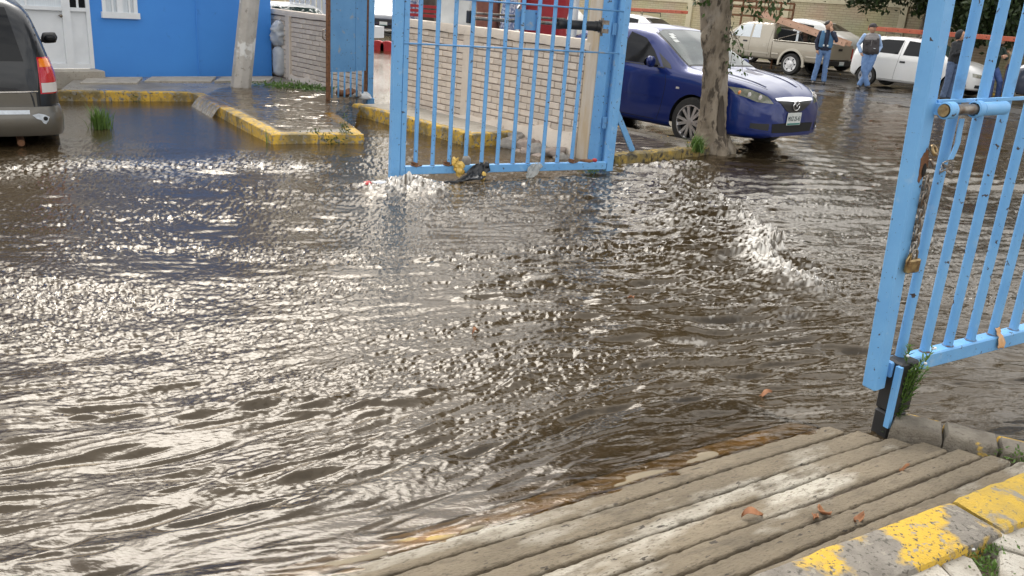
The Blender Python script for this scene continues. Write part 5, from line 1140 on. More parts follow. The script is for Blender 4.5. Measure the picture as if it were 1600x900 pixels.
# ---- the tree by the sedan
tb = P(1114, 238, 0.0); TY = tb[1]
tr_ = thing('street_tree', 'grey barked street tree with a hollow scar in front of the blue sedan', 'tree', (0, 0, 0))
cl = [(1112, 240), (1112, 229), (1113, 208), (1114, 185), (1116, 140), (1117, 95), (1118, 60), (1121, 25), (1128, -15), (1134, -60)]; wd = [80, 66, 50, 44, 40, 39, 40, 40, 40, 38]
rs = []; NR = 56
ctr = []
for (c, w) in zip(cl, wd):
    q = D(c[0], c[1], TY); e = D(c[0]+w/2, c[1], TY); ctr.append([q[0], TY, q[2], abs(e[0]-q[0])])
ctr[0][2] = -.22
ctr = crom(ctr, 14)
for i, (x, y, z, r) in enumerate(ctr):
    ring = []
    for j in range(NR):
        a = 2*PI*j/NR; f = 1+.05*math.sin(3*a+z*2)+.035*math.sin(5*a-z*3)+(.16*max(0, .45-z)/.45)*math.sin(4*a+.7)
        da = (a-R(-62)+PI) % (2*PI)-PI                                       # hollow on the side towards the road
        f -= .20*math.exp(-(da/.42)**2)*math.exp(-((z-.48)/.42)**4)
        db = (a-R(200)+PI) % (2*PI)-PI; f += .30*math.exp(-(db/.5)**2)*math.exp(-((z-1.36)/.10)**2)    # knot
        ring.append((x+r*f*math.cos(a), y+r*f*math.sin(a), z))
    rs.append(ring)
g = G(); g.rings(rs); me = g.mesh('trunk', True); jitter(me, .014, 9); jitter(me, .010, 26); jitter(me, .006, 60); trunk = link('trunk', me, M['bark'], tr_)
g = G(); 
pts_ = []
for i in range(15):
    t = i/14; z = .10+.62*t; k = min(range(len(ctr)), key=lambda q: abs(ctr[q][2]-z)); x, y, _, r = ctr[k]; w = .35*math.sin(PI*min(max(t, .06), .97))**.6
    row = []
    for j in range(7):
        a = R(-62)+(j/6-.5)*2*w; row.append((x+r*(.865+.03*abs(j-3))*math.cos(a), y+r*(.865+.03*abs(j-3))*math.sin(a), z))
    pts_.append(row)
g.rings(pts_, cap=False, closed=False); me = g.mesh('hollow', True); jitter(me, .01, 20); link('hollow', me, M['bark_dark'], trunk)
g = G(); top = ctr[-1]; l0 = D(1112, 35, TY)
limb(g, [(l0[0], TY, l0[2]-.1), (l0[0]-.08, TY, l0[2]+.25), (l0[0]-.25, TY-.1, l0[2]+.9), (l0[0]-.7, TY-.3, l0[2]+1.8), (l0[0]-1.1, TY-.5, l0[2]+2.7)], .12, .05); g.make('limb', M['bark'], tr_, smooth=True)
for i, (dx, dy, dz) in enumerate(((.9, .5, 1.6), (.3, -1.0, 1.9), (.2, .9, 2.2), (1.5, -.5, 1.7))):
    g = G(); limb(g, [(top[0]-.02, TY, top[2]-.25), (top[0]+dx*.3, TY+dy*.3, top[2]+dz*.4), (top[0]+dx, TY+dy, top[2]+dz)], .10, .035); g.make('limb', M['bark'], tr_, smooth=True)
TX, TZ = float(tb[0]), 0
blobs = [(TX-1.0, TY-.4, 4.5, 1.4, 1.3, 1.2, 260), (TX+.9, TY-.3, 4.6, 1.6, 1.5, 1.3, 320), (TX+.1, TY-1.0, 4.3, 1.5, 1.3, 1.1, 300), (TX, TY, 6.2, 2.0, 1.9, 1.5, 320), (TX+1.9, TY+.2, 4.2, 1.3, 1.3, 1.1, 240), (TX-.3, TY+1.2, 5.0, 1.6, 1.3, 1.2, 220), (TX+1.2, TY-1.7, 3.9, 1.3, 1.1, .9, 220), (TX+.3, TY, 7.8, 1.5, 1.5, 1.1, 160), (TX+1.0, TY-.2, 3.35, 1.7, 1.5, .6, 240), (TX-.6, TY-.2, 3.4, 1.3, 1.3, .6, 170), (TX+2.6, TY-.6, 3.6, 1.3, 1.3, .8, 170)]
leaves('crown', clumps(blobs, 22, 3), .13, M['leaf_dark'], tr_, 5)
# drooping twigs that hang into view
def twig(pts, n, size, seed, spread=.05):
    p = crom(pts, 8); g = G(); g.tube([tuple(q) for q in p], list(np.linspace(.006, .002, len(p))), 6); tw_ = g.make('twig', M['bark'], tr_, smooth=True)
    r = np.random.default_rng(seed); t = r.uniform(.12, 1, n)*(len(p)-1); i = t.astype(int).clip(0, len(p)-2); f = (t-i)[:, None]; C = p[i]*(1-f)+p[i+1]*f+r.normal(size=(n, 3))*spread-np.array([0, 0, spread*.5]); leaves('twig_leaves', C, size, M['leaf'], tw_, seed, .5, .8)
def tw(pp, Y): return [tuple(D(a, b, Y)) for a, b in pp]
twig(tw([(1140, -60), (1180, -40), (1205, -10), (1215, 14)], TY-.3), 60, .085, 1, .09); twig(tw([(1150, -50), (1165, -20), (1172, 12)], TY-.3), 34, .085, 2, .07); twig(tw([(1200, -60), (1225, -30), (1238, 0)], TY-.2), 34, .085, 3, .08); twig(tw([(1170, -70), (1192, -30), (1195, 22)], TY-.25), 44, .085, 4, .07)
twig(tw([(1120, -40), (1098, -15), (1088, 8)], TY-.35), 20, .08, 5, .05); twig(tw([(1115, -30), (1106, -8), (1100, 16)], TY-.35), 12, .075, 6, .03); twig(tw([(1132, -30), (1142, -4), (1145, 8)], TY-.3), 8, .075, 7, .03)
twig(tw([(1137, 28), (1143, 45), (1150, 62), (1158, 85), (1160, 112)], TY-.15), 44, .06, 8, .05); twig(tw([(1139, 48), (1146, 66), (1143, 90), (1140, 112)], TY-.15), 24, .05, 9, .04); twig(tw([(1146, 52), (1156, 66), (1163, 80)], TY-.15), 18, .05, 10, .04)
# ---- dark trees over the far cars
def tree(label, base, crown, trunk_h, lean, seed, mt=None, size=.16, per=20, name='broadleaf_tree', group=None):
    o = thing(name, label, 'tree', base, 0, group); g = G(); limb(g, [(0, 0, -.1), (lean*.3, 0, trunk_h*.5), (lean, 0, trunk_h)], .22, .13); g.make('trunk', M['bark'], o, smooth=True)
    g = G()
    for b in crown[:4]:
        g = G(); limb(g, [(lean, 0, trunk_h-.1), (lean+(b[0]-lean)*.5, b[1]*.5, trunk_h+(b[2]-trunk_h)*.6), (b[0], b[1], b[2])], .10, .03, 8); g.make('limb', M['bark'], o, smooth=True)
    leaves('crown', clumps(crown, per, seed), size, mt or M['leaf_dark'], o, seed); return o
def at_v(x, y, v):
    o = vw(0, v); a = onplane(x, y, o, UX)[0]; return (*vw(a, v), .1)
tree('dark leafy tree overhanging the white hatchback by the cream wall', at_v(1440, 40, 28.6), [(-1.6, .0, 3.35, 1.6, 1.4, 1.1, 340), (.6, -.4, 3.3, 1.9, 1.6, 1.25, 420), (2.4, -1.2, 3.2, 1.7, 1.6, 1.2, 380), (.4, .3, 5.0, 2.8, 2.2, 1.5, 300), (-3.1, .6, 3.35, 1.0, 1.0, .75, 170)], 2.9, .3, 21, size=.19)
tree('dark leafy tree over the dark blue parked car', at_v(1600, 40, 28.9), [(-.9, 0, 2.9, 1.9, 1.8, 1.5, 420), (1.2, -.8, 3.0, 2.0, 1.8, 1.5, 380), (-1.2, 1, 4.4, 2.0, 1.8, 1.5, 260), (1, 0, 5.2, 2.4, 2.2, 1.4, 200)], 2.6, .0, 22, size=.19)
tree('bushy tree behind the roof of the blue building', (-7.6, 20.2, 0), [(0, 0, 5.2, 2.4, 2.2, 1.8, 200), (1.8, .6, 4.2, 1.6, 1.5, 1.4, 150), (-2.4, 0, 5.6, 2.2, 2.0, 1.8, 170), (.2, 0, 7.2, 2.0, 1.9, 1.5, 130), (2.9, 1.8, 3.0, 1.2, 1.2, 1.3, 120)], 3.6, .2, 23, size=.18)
# ---- things beyond the small gate
cg = 'cars down the street past the small gate'
q = D(598, 60, 36); simple_car('parked_car', 'dark front car facing the small gate down the street', (q[0], q[1], 0), R(-80), M['darkcar'])
q = D(606, 30, 44); simple_car('parked_car', 'dark blue car farther down the street past the small gate', (q[0]-.4, q[1], 0), R(-85), M['darkcar'], 1.05, tall=.3)
M['redpaint'] = mat('red_paint', (.34, .012, .02), (.42, .03, .03), 9, .55)
for i, x in enumerate((590, 605)):
    q = D(x, 81, 25.0); g = G(); n = 12; r = .20
    prof = [(-r, 0)]+[(-r*math.cos(PI*k/n), .16+r*.75*math.sin(PI*k/n)) for k in range(n+1)]+[(r, 0)]
    g.rings([[(a, y, b) for a, b in prof] for y in (-.09, .09)]); o = g.make('kerb_marker', M['redpaint'], bevel=.01, label='round topped red concrete marker in the flooded street', cat='bollard', group='red markers in the street'); o.location = (q[0], q[1], -.05)
# slatted white trailer and white car over the left wall
q = D(487, 12, 21.0); tl = thing('slatted_trailer', 'white slatted trailer seen over the shaded brick wall', 'trailer', (q[0], q[1], 0), R(-20))
for i in range(9):
    g = G(); g.b2((-.62+i*.155, -.02, .75), (-.51+i*.155, .02, 2.3)); g.make('slat', M['white'], tl)
for z in (.8, 1.62, 2.2):
    g = G(); g.b2((-.66, .022, z-.03), (.74, .05, z+.03)); g.make('rail', M['steel'], tl)
g = G(); g.b2((-.66, .05, .45), (.74, 2.2, .74)); g.make('bed', M['white'], tl)
for s in (-.45, .5):
    g = G(); g.lathe([(.0, 0), (.28, 0), (.28, .18), (.0, .18)], 20, c=(s, .3, .20)); g.make('wheel', M['rubber'], tl)
q = D(470, 22, 19.0); simple_car('parked_car', 'white car whose roof shows over the shaded brick wall', (q[0]-.2, q[1], -.15), R(-60), M['whitecar'], .95)
# ---- market clutter over the cream wall
def draped(name, label, x0, x1, yt, Yd, hgt, dep, mt, seed, zb=.1, cat='stall'):
    a = D(x0, yt, Yd); b = D(x1, yt, Yd); w = b[0]-a[0]; rs = []; n = 28
    for i in range(15):
        t = i/14; z = zb+hgt*t; q = 1-.06*math.sin(PI*t)-(.25*max(0, t-.85)/.15)
        rs.append([((a[0]+b[0])/2+w/2*q*abs(math.cos(c))**.35*math.copysign(1, math.cos(c)), Yd+dep/2+dep/2*q*abs(math.sin(c))**.35*math.copysign(1, math.sin(c)), z) for c in np.linspace(0, 2*PI, n+1)[:-1]])
    g = G(); g.rings(rs); me = g.mesh(name, True); jitter(me, .035, 5, seed); jitter(me, .015, 14, seed+3); return link(name, me, mt, label=label, cat=cat)
M['sheet_white'] = mat('white_sheet', (.62, .63, .62), (.52, .53, .53), 5, .5); M['tarp_red'] = mat('red_tarp', (.42, .02, .03), (.34, .015, .02), 4, .4, bump=.3, bscale=12); M['cloth_brown'] = mat('brown_cloth', (.28, .12, .085), (.20, .08, .06), 9, .9)
M['cloth_lace'] = mat('patterned_cloth', (.60, .62, .70), (.16, .20, .36), 26, .8, lo=.45, hi=.55); M['dark_wood'] = mat('dark_wood', (.10, .085, .07), (.06, .05, .04), 8, .8)
draped('covered_stack', 'white plastic sheet over a stack behind the cream wall', 681, 739, 0, 11.5, 2.1, .35, M['sheet_white'], 3, cat='sheet')
draped('brown_stall', 'stall hung with reddish brown cloth behind the cream wall', 744, 782, 0, 14.5, 2.3, .8, M['cloth_brown'], 5)
draped('patterned_stall', 'stall hung with blue and white patterned cloth', 784, 809, 0, 14.3, 2.3, .6, M['cloth_lace'], 6)
draped('red_stall', 'bright red tarpaulin over a market stall behind the cream wall', 811, 893, 0, 14.8, 2.15, 1.2, M['tarp_red'], 7)
q = D(899, 20, 13.0); g = G(); g.cyl((q[0], q[1], 0), (q[0], q[1], 3.2), .045, n=12); g.make('white_pole', M['white'], smooth=True, ang=40, label='thin white pole beside the red tarpaulin', cat='pole')
draped('dark_cabinet', 'dark cabinet beside the wall of white sheeting', 657, 680, 0, 17.0, 2.2, .5, M['dark_wood'], 8, cat='cabinet')
draped('grey_cabinet', 'grey shuttered kiosk behind the gate stile', 633, 652, 0, 17.5, 2.3, .5, M['cloth_lace'], 9, cat='kiosk')
q = D(660, 26, 16.0); bn = thing('red_bench', 'low red slatted bench behind the cream wall', 'bench', (q[0]-.25, q[1], 0), 0)
for z in (1.22, 1.30, 1.38): g = G(); g.b2((-.1, 0, z), (.75, .03, z+.05)); g.make('slat', M['redpaint'], bn)
for x in (-.05, .7): g = G(); g.b2((x-.03, .031, 0), (x+.03, .08, 1.4)); g.make('leg', M['redpaint'], bn)
# ---- litter
def blobmesh(name, c, rad, mt, seed, crump, label, cat, parent=None, n=18, m=12, rot=None, freq=1):
    g = G(); g.ell((0, 0, 0), rad, n, m); me = g.mesh(name, True); jitter(me, crump, 10*freq, seed); jitter(me, crump*.5, 26*freq, seed+1); o = link(name, me, mt, parent, **({'label': label, 'cat': cat} if label else {})); o.location = c
    if rot: o.rotation_euler = rot
    return o
M['yellowbag'] = mat('yellow_bag', (.62, .38, .05), (.72, .52, .18), 14, .45); M['blackbag'] = mat('black_bag', (.012, .013, .016), (.02, .022, .026), 10, .35); M['stone'] = mat('stone', (.28, .26, .23), (.20, .18, .16), 20, .85, bump=.4)
def gw(s, y, z): q = G0[:2]+ga*s+np.array([ga[1], -ga[0]])*y; return (q[0], q[1], z)     # y towards the camera
sY = gq(713, 262)[0]
gx = Vector((ga[0], ga[1], 0))
rag('yellow_bag', [gw(sY-.03, .03, .205), gw(sY-.02, .045, .165), gw(sY, .05, .12), gw(sY+.01, .05, .07), gw(sY+.03, .06, .03)], [(gx, .05), (gx, .10), (gx, .12), (gx, .09), (gx, .05)], M['yellowbag'], 'crumpled yellow plastic bag caught on the gate rail', 'bag', 2, .004, crump=.03)
blobmesh('grey_stone', gw(sY+.10, .0, .165), (.042, .04, .055), M['stone'], 3, .012, 'grey rounded stone resting on the gate rail', 'stone')
gx = Vector((ga[0], ga[1], 0))
rag('black_bag', [gw(sY+.26, .04, .15), gw(sY+.22, .06, .10), gw(sY+.17, .10, .05), gw(sY+.10, .15, .02), gw(sY-.06, .20, .012), gw(sY-.24, .24, .008)], [(gx, .10), (gx, .22), (gx, .20), (gx, .26), (gx, .10), (gx, .03)], M['blackbag'], 'torn black plastic bag trailing from the gate rail into the water', 'bag', 5, .004, crump=.024)
blobmesh('yellow_scrap', gw(sY+.24, .10, .02), (.03, .03, .05), M['yellowbag'], 12, .02, 'small yellow scrap below the black bag', 'litter')
sC = gq(830, 258)[0]
rag('clear_bag', [gw(sC+.04, .035, .13), gw(sC+.02, .045, .09), gw(sC-.02, .06, .03), gw(sC-.05, .07, -.01)], [(gx, .10), (gx, .15), (gx, .13), (gx, .06)], M['clearbag'], 'clear plastic bag hanging from the bottom rail of the open gate', 'bag', 8, .002, crump=.015)
for i, (a, b, lab) in enumerate(((648, 258, 'rusty wire knot at the first bar of the open gate'), (698, 258, 'rusty wire knot beside the yellow bag'), (893, 248, 'rusty wire knot near the hinge of the open gate'))):
    s_ = gq(a, b)[0]; g = G()
    for k in range(4): g.tube([gw(s_+.024*math.cos(t)*(1+.3*k*.3), .024*math.sin(t), .13+.008*k+.006*math.sin(t*2+k)) for t in np.linspace(0, 2*PI, 13)], .0065, 6)
    g.tube([gw(s_-.05, .03, .14), gw(s_, .035, .125), gw(s_+.06, .03, .135)], .007, 6); g.make('wire_knot', M['rust'], smooth=True, label=lab, cat='wire')
s_ = gq(917, 247)[0]; blobmesh('leaf_litter', gw(s_, .0, .135), (.07, .02, .018), M['rust'], 6, .012, 'brown litter lying on the rail by the gate hinge', 'litter'); blobmesh('red_scrap', gw(s_+.10, .0, .14), (.025, .02, .022), M['redpaint'], 7, .01, 'small red scrap on the rail by the gate hinge', 'litter')
q = P(598, 287, .02); M['packet'] = mat('white_packet', (.66, .70, .76), (.58, .62, .70), 8, .4)
po = blobmesh('floating_packet', (q[0], q[1], .022), (.13, .045, .022), M['packet'], 4, .018, 'white packet with a red end floating by the gate stile', 'litter', rot=(0, 0, R(25)))
blobmesh('red_end', (-.14, -.02, .0), (.04, .045, .022), M['redpaint'], 9, .016, None, None, parent=po)
lt = P(560, 152, SZ)
for i, (dx, dy, r, m_, lab) in enumerate(((-.15, 0, (.16, .1, .07), 'rust', 'heap of brown leaves and rubbish under the small gate'), (.10, -.05, (.12, .08, .06), 'sheet_white', 'crumpled white plastic under the small gate'), (-.02, -.12, (.10, .06, .04), 'stone', 'grey rubbish beside the heap under the small gate'))):
    blobmesh('litter_heap', (lt[0]+dx, lt[1]+dy, SZ+r[2]*.6), r, M[m_], 30+i, .05, lab, 'litter')
# rubble at the wall foot
for i, (t, y, z, r) in enumerate(((1.05, .30, .02, .16), (.85, .22, .03, .14), (.62, .24, .02, .15), (.42, .20, .03, .13), (1.15, .14, .08, .12), (.75, .38, -.03, .11), (.25, .24, .0, .10), (.5, .36, -.04, .09))):
    q = wp(t, y); blobmesh('rubble_stone', (q[0], q[1], z), (r, r*.75, r*.6), M['mortar'] if i % 2 else M['stone'], 50+i, .05, 'rough rubble stone at the foot of the cream wall', 'stone')['group'] = 'rubble along the cream wall'
# ---- weeds
def weed(name, base, n, hgt, spread, label, seed, wd=.006, mt='weed', curl=.5, cat='weed'):
    r = random.Random(seed); g = G()
    for i in range(n):
        a = r.uniform(0, 2*PI); h = hgt*r.uniform(.5, 1); d = Vector((math.cos(a), math.sin(a), 0)); s = Vector((-d.y, d.x, 0)); p0 = Vector((r.gauss(0, spread*.3), r.gauss(0, spread*.3), 0)); l = r.uniform(.2, 1)*spread
        p1 = p0+d*l*.4+Vector((0, 0, h*.6)); p2 = p0+d*l+Vector((0, 0, h*(1-.3*curl*r.random()))); w = wd*r.uniform(.7, 1.3)
        g.add([p0-s*w, p0+s*w, p1+s*w*.8, p1-s*w*.8, p2], [(0, 1, 2, 3), (3, 2, 4)])
    o = link(name, g.mesh(name, fix=False), M[mt], label=label, cat=cat); o.location = base; return o
q = P(157, 198, 0); weed('grass_tuft', (q[0], q[1], -.08), 170, .36, .16, 'tuft of green grass standing in the pool by the minivan', 1, .006, cat='grass')
q = P(515, 226, 0); g = None
def bushy(name, base, blobs, per, size, label, seed, mt='weed'):
    return_ = thing(name, label, 'weed', base); C = clumps(blobs, per, seed); leaves('foliage', C*np.array([1, 1, 1]), size, M[mt], return_, seed, .45, .1); return return_
def lowleaf(base, ext, n, size, label, seed, mt='weed', name='weed_patch', stems=6):
    r = np.random.default_rng(seed); C = r.normal(size=(n, 3))*np.array(ext)*.5; C[:, 2] = np.abs(C[:, 2])*1.2; o = thing(name, label, 'weed', base); leaves('foliage', C, size, M[mt], o, seed, .4, 0)
    for k in range(stems):
        p = C[r.integers(n)]; g = G(); g.tube([(p[0]*.5, p[1]*.5, 0), (p[0]*.8, p[1]*.8, p[2]*.6), tuple(p)], .003, 5); g.make('stem', M[mt], o)
q = P(500, 222, .0); lowleaf((q[0], q[1]-.04, .0), (.20, .07, .10), 420, .035, 'dark leafy weed growing at the front kerb of the island', 2, 'leaf')
q = P(540, 222, .0); lowleaf((q[0], q[1]-.04, .0), (.07, .06, .20), 260, .032, 'tall leafy weed at the corner of the island kerb', 3, 'leaf')
q = P(425, 222, .0); weed('thin_weed', (q[0], q[1]-.03, -.02), 14, .2, .08, 'thin weed stalks at the island kerb corner', 4, .004)
q = P(462, 138, SZ); lowleaf((q[0], q[1], SZ), (.55, .30, .06), 900, .05, 'low green weeds on the wet pavement by the shaded wall', 5)
q = P(453, 118, SZ); lowleaf((q[0]+.1, q[1]-.1, SZ), (.10, .10, .12), 120, .04, 'small weed at the foot of the wall beside the sacks', 6)
q = P(1088, 232, .10); weed('grass_tuft', (q[0], q[1], .06), 110, .26, .14, 'green grass tuft at the kerb beside the tree trunk', 7, .006, cat='grass')
q = P(928, 268, .02); lowleaf((q[0], q[1], .0), (.10, .06, .09), 120, .03, 'small green weed below the gate hinge', 8)
q = P(200, 150, .04); lowleaf((q[0]-.1, q[1]-.06, -.02), (.25, .05, .07), 200, .035, 'sparse weeds along the yellow kerb behind the grass tuft', 9, 'leaf')
# flowering weed at the gate stop
q = P(1392, 672, .03); fl = thing('flowering_weed', 'tall feathery weed with small white flowers beside the gate stop', 'weed', (q[0], q[1], 0)); r = random.Random(3)
for k in range(7):
    h = r.uniform(.30, .46); dx, dy = r.uniform(-.05, .09), r.uniform(-.05, .04); pts = crom([(r.uniform(-.02, .02), r.uniform(-.02, .02), -.02), (dx*.3, dy*.3, h*.45), (dx, dy, h)], 8); g = G(); g.tube([tuple(p) for p in pts], list(np.linspace(.0042, .0015, len(pts))), 6); sm = g.make('stem', M['weed'], fl, smooth=True)
    C = []; g = G()
    for j in range(95):
        t = r.uniform(.02, 1)*(len(pts)-1); i = int(min(t, len(pts)-2)); p = Vector(pts[i]).lerp(Vector(pts[i+1]), t-i); a = r.uniform(0, 2*PI); L = r.uniform(.025, .055)*(1.15-.5*t/len(pts)); d = Vector((math.cos(a)*.8, math.sin(a)*.8, r.uniform(.2, .9))).normalized(); s = d.cross(Vector((0, 0, 1))).normalized()*.0035
        g.add([p-s, p+s, p+d*L*.6+s, p+d*L*.6-s, p+d*L], [(0, 1, 2, 3), (3, 2, 4)])
    link('narrow_leaves', g.mesh('narrow_leaves', fix=False), M['weed'], sm)
    if k < 4:
        for j in range(3): g = G(); pp = pts[int(len(pts)*r.uniform(.62, .98))]; g.ell((pp[0]+r.uniform(-.006, .006), pp[1]+r.uniform(-.006, .006), pp[2]), (.0065, .0065, .006)); g.make('flower', M['white'], fl, smooth=True)
# weeds in the paving joints, dead leaves on the ramp
for i, (zx, zy, ex, n, lab) in enumerate(((900, 575, (.05, .04, .02), 120, 'small weed in the break of the yellow kerb'), (1075, 660, (.10, .07, .025), 330, 'green weed mat between paving slabs by the white scrap'), (790, 730, (.08, .04, .02), 200, 'trailing weed along the foot of the yellow kerb'), (1130, 830, (.06, .10, .02), 220, 'weeds in the gap between the two paving slabs'))):
    q = P(*z8(zx, zy), .12); lowleaf((q[0], q[1], .10), ex, n, .016, lab, 40+i, stems=3)
q = P(1598, 715, .08); lowleaf((q[0], q[1], .07), (.09, .05, .03), 150, .02, 'green weed tuft at the end of the grey kerb', 49)
q = P(*z8(985, 705), .13); blobmesh('white_scrap', (q[0], q[1], .128), (.010, .008, .004), M['sheet_white'], 3, .004, 'tiny white paper scrap among the paving weeds', 'litter')
M['deadleaf'] = mat('dead_leaf', (.22, .085, .035), (.30, .14, .06), 40, .7)
def deadleaf(px_, py_, z, L, rot, label, seed):
    q = P(px_, py_, z); g = G(); n = 7; rs = []
    for i in range(n):
        t = i/(n-1); w = L*.24*math.sin(PI*min(max(t, .04), .96))**.8; b = .012*math.sin(PI*t*1.3+seed); rs.append([(L*(t-.5), -w, b+.010+.006*math.sin(seed+t*7)), (L*(t-.5), 0, b), (L*(t-.5), w, b+.012)])
    g.rings(rs, cap=False, closed=False); me = g.mesh('dead_leaf', True, fix=False); jitter(me, .004, 40, seed); o = link('dead_leaf', me, M['deadleaf'], label=label, cat='leaf', group='dead leaves on the ramp'); o.location = (q[0], q[1], z+.006); o.rotation_euler = (R(8), R(-6), rot); k = o.modifiers.new('s', 'SOLIDIFY'); k.thickness = .0015
ll = 'curled brown dead leaf lying on the concrete ramp'
def rz_px(x, y):
    z = .05
    for _ in range(4):
        q = P(x, y, z); w = (q[0]-RO[0])*RW[0]+(q[1]-RO[1])*RW[1]; z = rampz(w)
    return z
for i, (a, b, L, ro) in enumerate(((1175, 808, .075, .2), (1272, 812, .055, 1.0), (1285, 802, .06, 1.9), (1340, 813, .05, .6), (1412, 735, .035, .1))): deadleaf(a, b, rz_px(a, b), L, ro, ll, i)
q = P(1120, 775+70, .08)

for i, (a, b, L, ro) in enumerate(((1196, 619, .06, .3), (742, 520, .05, 1.1), (985, 468, .05, 2.0))):
    q = P(a, b, .01); hh = float(water_h(np.array([q[0]]), np.array([q[1]]))[0][0]); deadleaf(a, b, hh+.001, L, ro, 'small orange dead leaf drifting on the muddy water', 30+i); bpy.context.scene.collection.objects[-1]['group'] = 'dead leaves on the water'

M['weld'] = mat('weld_rust', (.12, .22, .36), (.13, .06, .03), 40, .8, bump=.6, bscale=120)
for (par, xs2, zw) in ((rg, bars, RZ1), (lg, bx, zr+.074)):
    for i, x in enumerate(xs2):
        g = G(); g.tube([(x+.0205*math.cos(t), .0205*math.sin(t), zw+.001+.002*math.sin(3*t+i)) for t in np.linspace(0, 2*PI, 17)], .0042, 6); me = g.mesh('weld_bead', True); jitter(me, .002, 90, i); link('weld_bead', me, M['weld'], par)
# ================================================================== people
M['skin'] = mat('skin', (.40, .22, .14), (.46, .26, .17), 20, .55); M['hair'] = mat('black_hair', (.012, .010, .009), rough=.6)
M['denim'] = mat('denim', (.085, .16, .32), (.13, .22, .40), 9, .9, bump=.3, bscale=30); M['denim_dark'] = mat('dark_denim', (.06, .09, .16), (.09, .13, .22), 9, .9, bump=.3, bscale=30); M['denim_blue'] = mat('blue_denim', (.05, .09, .24), (.08, .13, .32), 9, .9)
M['navy'] = mat('navy_cloth', (.012, .016, .035), (.02, .026, .05), 9, .85); M['teal'] = mat('blue_jacket_cloth', (.05, .13, .24), (.06, .16, .29), 8, .8); M['shirt_blue'] = mat('pale_blue_shirt', (.27, .40, .62), (.33, .46, .68), 8, .85, bump=.3, bscale=25)
M['vest'] = mat('dark_vest', (.030, .026, .028), (.045, .04, .042), 12, .8); M['vest_grey'] = mat('grey_vest_band', (.20, .19, .19), rough=.7); M['char'] = mat('charcoal_cloth', (.016, .018, .022), (.026, .028, .032), 9, .9); M['green'] = mat('dark_green_cloth', (.012, .028, .024), (.02, .04, .034), 9, .9); M['tan'] = mat('tan_cloth', (.42, .33, .22), (.50, .40, .28), 9, .9); M['shoe'] = mat('shoe', (.03, .026, .024), rough=.6); M['reflect'] = mat('reflective_tape', (.62, .66, .68), rough=.35)
def capsule(g, pts, rad, n=12, sq=1.0, m=4):
    """chain of tapered segments with domed ends; rad entries may be (rx, ry)"""
    P_ = [Vector(p) for p in pts]; rd = [r if hasattr(r, '__len__') else (r, r) for r in rad]
    d0 = (P_[1]-P_[0]).normalized(); d1 = (P_[-1]-P_[-2]).normalized(); seq = []
    for k in range(m): a = PI/2*k/m; f = math.sin(a); seq.append((P_[0]-d0*rd[0][1]*math.cos(a)*.8, (rd[0][0]*max(f, .05), rd[0][1]*max(f, .05)), d0))
    for i in range(len(P_)):
        d = (P_[min(i+1, len(P_)-1)]-P_[max(i-1, 0)]).normalized(); seq.append((P_[i], rd[i], d))
    for k in range(1, m+1): a = PI/2*k/m; f = math.cos(a); seq.append((P_[-1]+d1*rd[-1][1]*math.sin(a)*.8, (rd[-1][0]*max(f, .05), rd[-1][1]*max(f, .05)), d1))
    rs = []; ref = Vector((0, 1, 0))
    for (p, r, d) in seq:
        X = ref-d*ref.dot(d)
        if X.length < .2: X = Vector((1, 0, 0))-d*d.x
        X.normalize(); Y = d.cross(X); rs.append([p+X*r[0]*math.cos(2*PI*j/n)+Y*r[1]*math.sin(2*PI*j/n) for j in range(n)])
    g.rings(rs)
def fuse(o, vox, it=4):
    r = o.modifiers.new('r', 'REMESH'); r.mode = 'VOXEL'; r.voxel_size = vox; r.use_smooth_shade = True; s = o.modifiers.new('s', 'SMOOTH'); s.iterations = it; s.factor = .5; return o
def hand(g, wrist, d, palm_n, curl=.6, sc=1.0):
    w, d, n = Vector(wrist), Vector(d).normalized(), Vector(palm_n).normalized(); s = d.cross(n).normalized()
    capsule(g, [w, w+d*.05*sc, w+d*.085*sc], [(.026, .018), (.040, .016), (.040, .015)], 10)
    for k, (off, L) in enumerate(((-.030, .066), (-.010, .076), (.010, .072), (.029, .058))):
        b = w+d*.085*sc+s*off*sc; m1 = b+(d*math.cos(curl*.5)+n*math.sin(curl*.5))*L*.5*sc; e = m1+(d*math.cos(curl*1.4)+n*math.sin(curl*1.4))*L*.5*sc; capsule(g, [b-d*.02, m1, e], [.0095, .0090, .0080], 7, m=2)
    b = w+d*.03*sc-s*.03*sc; capsule(g, [b, b-s*.02*sc+d*.025*sc+n*.01, b-s*.022*sc+d*.055*sc+n*.02], [.012, .0105, .009], 7, m=2)
